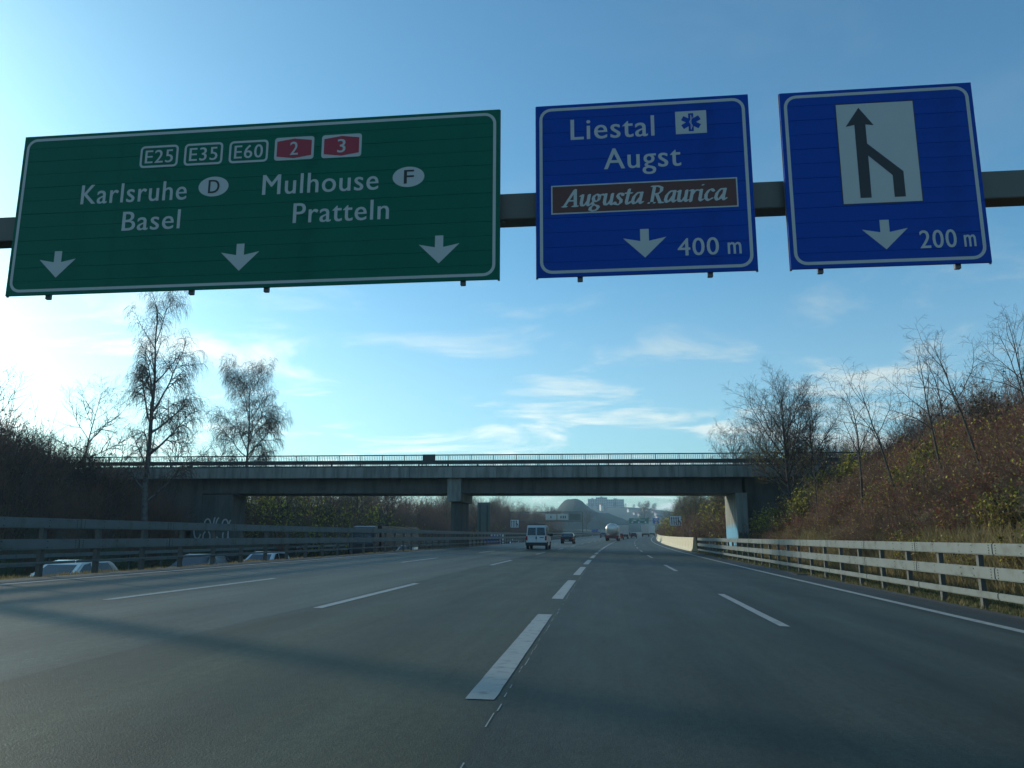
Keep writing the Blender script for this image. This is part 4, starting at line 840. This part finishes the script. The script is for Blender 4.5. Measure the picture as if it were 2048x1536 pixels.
for u in (22.5, 25.5, 29):
    Y = 14.
    while Y < 88:
        if not (66 < Y < 77.5 and u < 27): it.append(('bare' if sr.random() < .75 else 'brown', u+J(1), Y+J(1), sr.uniform(.8, 1.1)*(1.1 if u > 24 else .85)))
        Y += 1.7
for _ in range(90):
    Y = sr.uniform(48, 66) if sr.random() < .5 else sr.uniform(78, 112)
    it.append((sr.choice(('bare', 'bare', 'brown')), sr.uniform(23, 40) if Y < 67 else sr.uniform(20, 38), Y, sr.uniform(1.1, 1.55)))
thicket('crest_thicket', 'dark bare bushes along the crest of the right bank', it)
it = []; u = 9.9
while u < 22:
    Y = 79.
    while Y < 320:
        kd = sr.choice(('brown', 'yellow', 'olive', 'brown', 'dark', 'brown')); it.append((kd, u+J(1)+cx(Y), Y+J(1.5), sr.uniform(1.0, 1.5)*(1+Y/400)*(.55 if kd == 'dark' else 1))); Y += 2.4+Y*.015
    u += 2.4
thicket('roadside_thicket', 'yellow brown autumn bushes on the right bank beyond the overpass', it)
it = []; u = -35.
while u > -60:
    Y = 10.+sr.random()*2
    while Y < 67.: it.append((sr.choice(('dark', 'bare', 'bare')), u+J(1)+cx(Y), Y+J(1), sr.uniform(.7, 1.0)*(.6 if u > -36 else 1.)*sr.choice((.9, 1, 1.15)))); Y += 2.0
    u -= 2.2
thicket('shaded_thicket', 'dark shaded bushes covering the left bank before the overpass', it)
it2 = [(sr.choice(('bare', 'dark')), sr.uniform(-56, -41), sr.uniform(44, 66.5), sr.uniform(1.15, 1.5)) for _ in range(70)]+[('bare', sr.uniform(-40, -36.4), sr.uniform(62, 67), sr.uniform(.7, 1.0)) for _ in range(9)]
thicket('tall_hedge', 'tall dark bushes hiding the left end of the overpass', it2)
it = []; u = -34.2
while u > -50:
    Y = 78.
    while Y < 360:
        kd = sr.choice(('dark', 'brown', 'bare', 'olive', 'brown')); kd = sr.choice(('yellow', 'olive', 'yellow')) if 82 < Y < 128 and u > -44 and sr.random() < .7 else kd
        it.append((kd, u+J(1)+cx(Y), Y+J(1.5), sr.uniform(.9, 1.3)*(1+Y/380)*(.75 if kd == 'dark' else 1.15))); Y += 2.6+Y*.015
    u -= 2.6
thicket('roadside_thicket', 'brown and green bushes on the left bank beyond the overpass', it)

# ------------------------------------------------------------------ grass
def grass(name, n, ufun, Yfun, h, mt, label, zf=None):
    rg = np.random.default_rng(n); u = ufun(rg, n); Y = Yfun(rg, n); X = u+KC*Y*Y/2; z = terrain(u, Y)-.02
    az = rg.uniform(0, 2*np.pi, n); hh = h*rg.uniform(.4, 1.2, n); wd = .010*rg.uniform(.6, 1.4, n)*(1+Y/30); le = rg.uniform(.1, .75, n)*hh; a2 = rg.uniform(0, 2*np.pi, n)
    b0 = np.stack([X-np.cos(az)*wd, Y-np.sin(az)*wd, z], 1); b1 = np.stack([X+np.cos(az)*wd, Y+np.sin(az)*wd, z], 1); tp = np.stack([X+np.cos(a2)*le, Y+np.sin(a2)*le, z+hh], 1)
    V = np.stack([b0, b1, tp], 1).reshape(-1, 3); o = link(name, rawmesh(name, V, np.arange(3*n).reshape(-1, 3), [mt])); tag(o, label, 'grass', kind='stuff')
uv_ = lambda a, b: (lambda r, n: r.uniform(a, b, n)); yv = lambda a, b: (lambda r, n: a+(b-a)*r.random(n)**1.8)
grass('verge_grass', 52000, uv_(7.3, 10.8), yv(7, 80), .13, M_grass, 'short green verge grass under the right guard rail')
grass('verge_grass', 16000, uv_(7.25, 10.4), yv(7, 75), .14, M_straw, 'dry straw mixed into the right verge grass')
grass('dry_grass', 26000, uv_(9.7, 12.2), yv(8, 66), .75, M_straw, 'tall dry straw grass at the foot of the right bank')
grass('dry_grass', 9000, uv_(11, 21), yv(9, 66), .6, M_straw, 'dry grass between the shrubs of the right bank')
grass('median_grass', 22000, uv_(-13.4, -12.2), yv(6, 90), .10, M_straw, 'thin brown grass strip along the left guard rail')
grass('bank_grass', 14000, uv_(-36, -33), yv(20, 120), .3, M_grass, 'grass along the foot of the left bank')

# ------------------------------------------------------------------ distance: spoil heap, ridge, town
def hill(name, cxx, cyy, fx, fy, hfun, nx=60, ny_=24, mt=M_hill):
    xs = np.linspace(-1, 1, nx); ys_ = np.linspace(-1, 1, ny_); A, B = np.meshgrid(xs, ys_); Z = hfun(A, B); V = np.stack([cxx+A*fx, cyy+B*fy, Z], -1).reshape(-1, 3)
    i = (np.arange(ny_-1)[:, None]*nx+np.arange(nx-1)[None]).ravel(); o = link(name, rawmesh(name, V, np.stack([i, i+1, i+nx+1, i+nx], 1), [mt], smooth=True)); o['kind'] = 'structure'; return o
def spoil(A, B):
    prf = np.interp(A, [-1, -.62, -.52, -.45, -.36, -.26, -.17, -.08, .02, .2, .45, .75, 1], [-3, 12, 24, 33, 38, 38.5, 35, 29, 26, 22, 15, 8, -3]); return prf*np.sqrt(np.clip(1-B*B, 0, 1))**.7-3+vnoise(A*40, B*20, 2, 5)*2.2+vnoise(A*40, B*20, 5, 15)*3-2
hill('spoil_heap', -4, 780, 82, 70, spoil)
def ridge(A, B):
    prf = np.interp(A, [-1, -.5, -.2, -.07, .0, .06, .12, .3, .5, .75, 1], [24, 30, 46, 57, 56, 50, 42, 36, 34, 38, 44]); return prf*(1-np.abs(B)**2)-4+vnoise(A*60, B*20, 2, 6)*3
hill('hill', 60, 1500, 900, 320, ridge, 90, 24)
hill('hill', 200, 3200, 2600, 500, lambda A, B: (48+16*np.sin(A*5+1))*(1-B*B)+vnoise(A*80, B*30, 3, 8)*6-4, 90, 16)
def hz_(px, Y): return math.tan(math.atan((px-1024)/1606)-YAW)*Y
def zz_at(py, Y): return 1.2+(1072-py)/1606*Y
def block(label, px0, px1, py0, py1, Y, nx, nz, mt=M_bldg):
    x0, x1 = hz_(px0, Y), hz_(px1, Y); z1 = zz_at(py0, Y); z0 = zz_at(py1, Y)-12; t = empty('apartment_block', ((x0+x1)/2, Y, z0), 0, label, 'building'); W, H = (x1-x0), z1-z0
    MB().box(-W/2, W/2, 0, 14, 0, H).build('wall', mt, t); MB().box(-W/2-.3, W/2+.3, -.3, 14.3, H+.01, H+.6).build('roof', M_frame, t); MB().box(-W*.1, W*.1, 4, 9, H+.61, H+2.6).build('roof_house', mt, t)
    wm = MB().box(-W/nx*.32, W/nx*.32, -.06, -.01, 0, 1.5).mesh('window', M_pane)
    for i in range(nx):
        for j in range(nz): link('window', wm, t, (-W/2+W/nx*(i+.5), 0, H-2.4-j*2.9))
block('left grey apartment block on the far hill', 1178, 1196, 999, 1016, 1450, 4, 4); block('taller middle grey apartment block on the far hill', 1194, 1217, 996, 1016, 1440, 6, 5); block('wide right grey apartment block on the far hill', 1216, 1251, 1000, 1015, 1430, 9, 5)
def house(px, py, Y, W, H, wall, label):
    x = hz_(px, Y); z = zz_at(py, Y)-H; t = empty('house', (x, Y, z-1.5), .3, label, 'house', 'houses on the far slope')
    MB().box(-W/2, W/2, 0, 8, 0, H+1.5).build('wall', wall, t); MB().prism([(-.5, H+1.51), (8.5, H+1.51), (4, H+3.6)], 0, -W/2-.4, W/2+.4).build('roof', M_roofr, t)
    for i in (-1, 1): MB().box(i*W*.25-.5, i*W*.25+.5, -.05, -.01, H-.2, H+1).build('window', M_pane, t)
for k, (px, py, Y, W, H) in enumerate(((1207, 1010, 1180, 4, 7), (1263, 1019, 1250, 5, 3), (1293, 1017, 1300, 4, 3), (1319, 1027, 1150, 5, 2), (1329, 1041, 900, 5, 2), (1321, 1033, 1050, 5, 2), (1302, 1020, 1380, 6, 2), (1312, 1023, 1350, 6, 2), (1275, 1026, 1300, 5, 2), (1285, 1028, 1220, 6, 2), (1338, 1026, 1300, 6, 2))):
    house(px, py, Y, W, H, M_plaster if k < 3 else M_bldg, ('narrow white tower house on the near slope of the far hill', 'white house catching the sun below the wide apartment block', 'tall pinkish house in the middle of the far town')[k] if k < 3 else 'small pale house scattered on the far hillside')
for k in range(44):
    Y = random.uniform(380, 900); px = random.uniform(1100, 1400); X = hz_(px, Y); uu = X-cx(Y)
    if -33 < uu < 12: uu = 14+random.random()*40; X = uu+cx(Y)
    tree('distant_tree', 'hazy tree in the far valley ahead', at(X, Y), (rd_[2], al[1], rd_[1])[k % 3], rz=k, scale=random.uniform(.9, 1.5), group='hazy trees in the far valley')
tree('distant_tree', 'pale yellow tree above the distant green gantry board', at(hz_(1290, 640), 640, 4), rd_[2], scale=2.1)
for k in range(60):
    Y = random.uniform(1180, 1480); px = random.uniform(1090, 1420); X = hz_(px, Y); A = (X-60)/900; B = (Y-1500)/320
    tree('hillside_tree', 'small hazy tree on the far town hill', (X, Y, float(ridge(np.array(A), np.array(B)))-1), rd_[k % 3], rz=k, scale=random.uniform(.8, 1.3), group='hazy trees on the far hill')
# access ramp curving up left of the tanker
rp = strip('ramp_road', -58, -52, [300, 340, 380, 420, 460], lambda u, Y: prof(Y)+2.5+(Y-300)*.03, M_road2, None, 2); rp['kind'] = 'structure'

# ------------------------------------------------------------------ haze: the air of the whole valley
HD = .00030
hb = MB().box(-5200, 5400, -420, 6200, -9, 80)
ho = hb.build('haze', None); ho.data.materials.clear(); tag(ho, 'pale blue haze filling the valley', 'haze', kind='stuff')
M_hz = bpy.data.materials.new('haze_air'); M_hz.use_nodes = True; t_ = M_hz.node_tree; t_.nodes.clear(); oo = t_.nodes.new('ShaderNodeOutputMaterial'); pv = t_.nodes.new('ShaderNodeVolumePrincipled')
pv.inputs['Color'].default_value = (.54, .82, 1, 1); pv.inputs['Density'].default_value = HD; pv.inputs['Anisotropy'].default_value = .1; t_.links.new(pv.outputs[0], oo.inputs['Volume'])
ho.data.materials.append(M_hz)
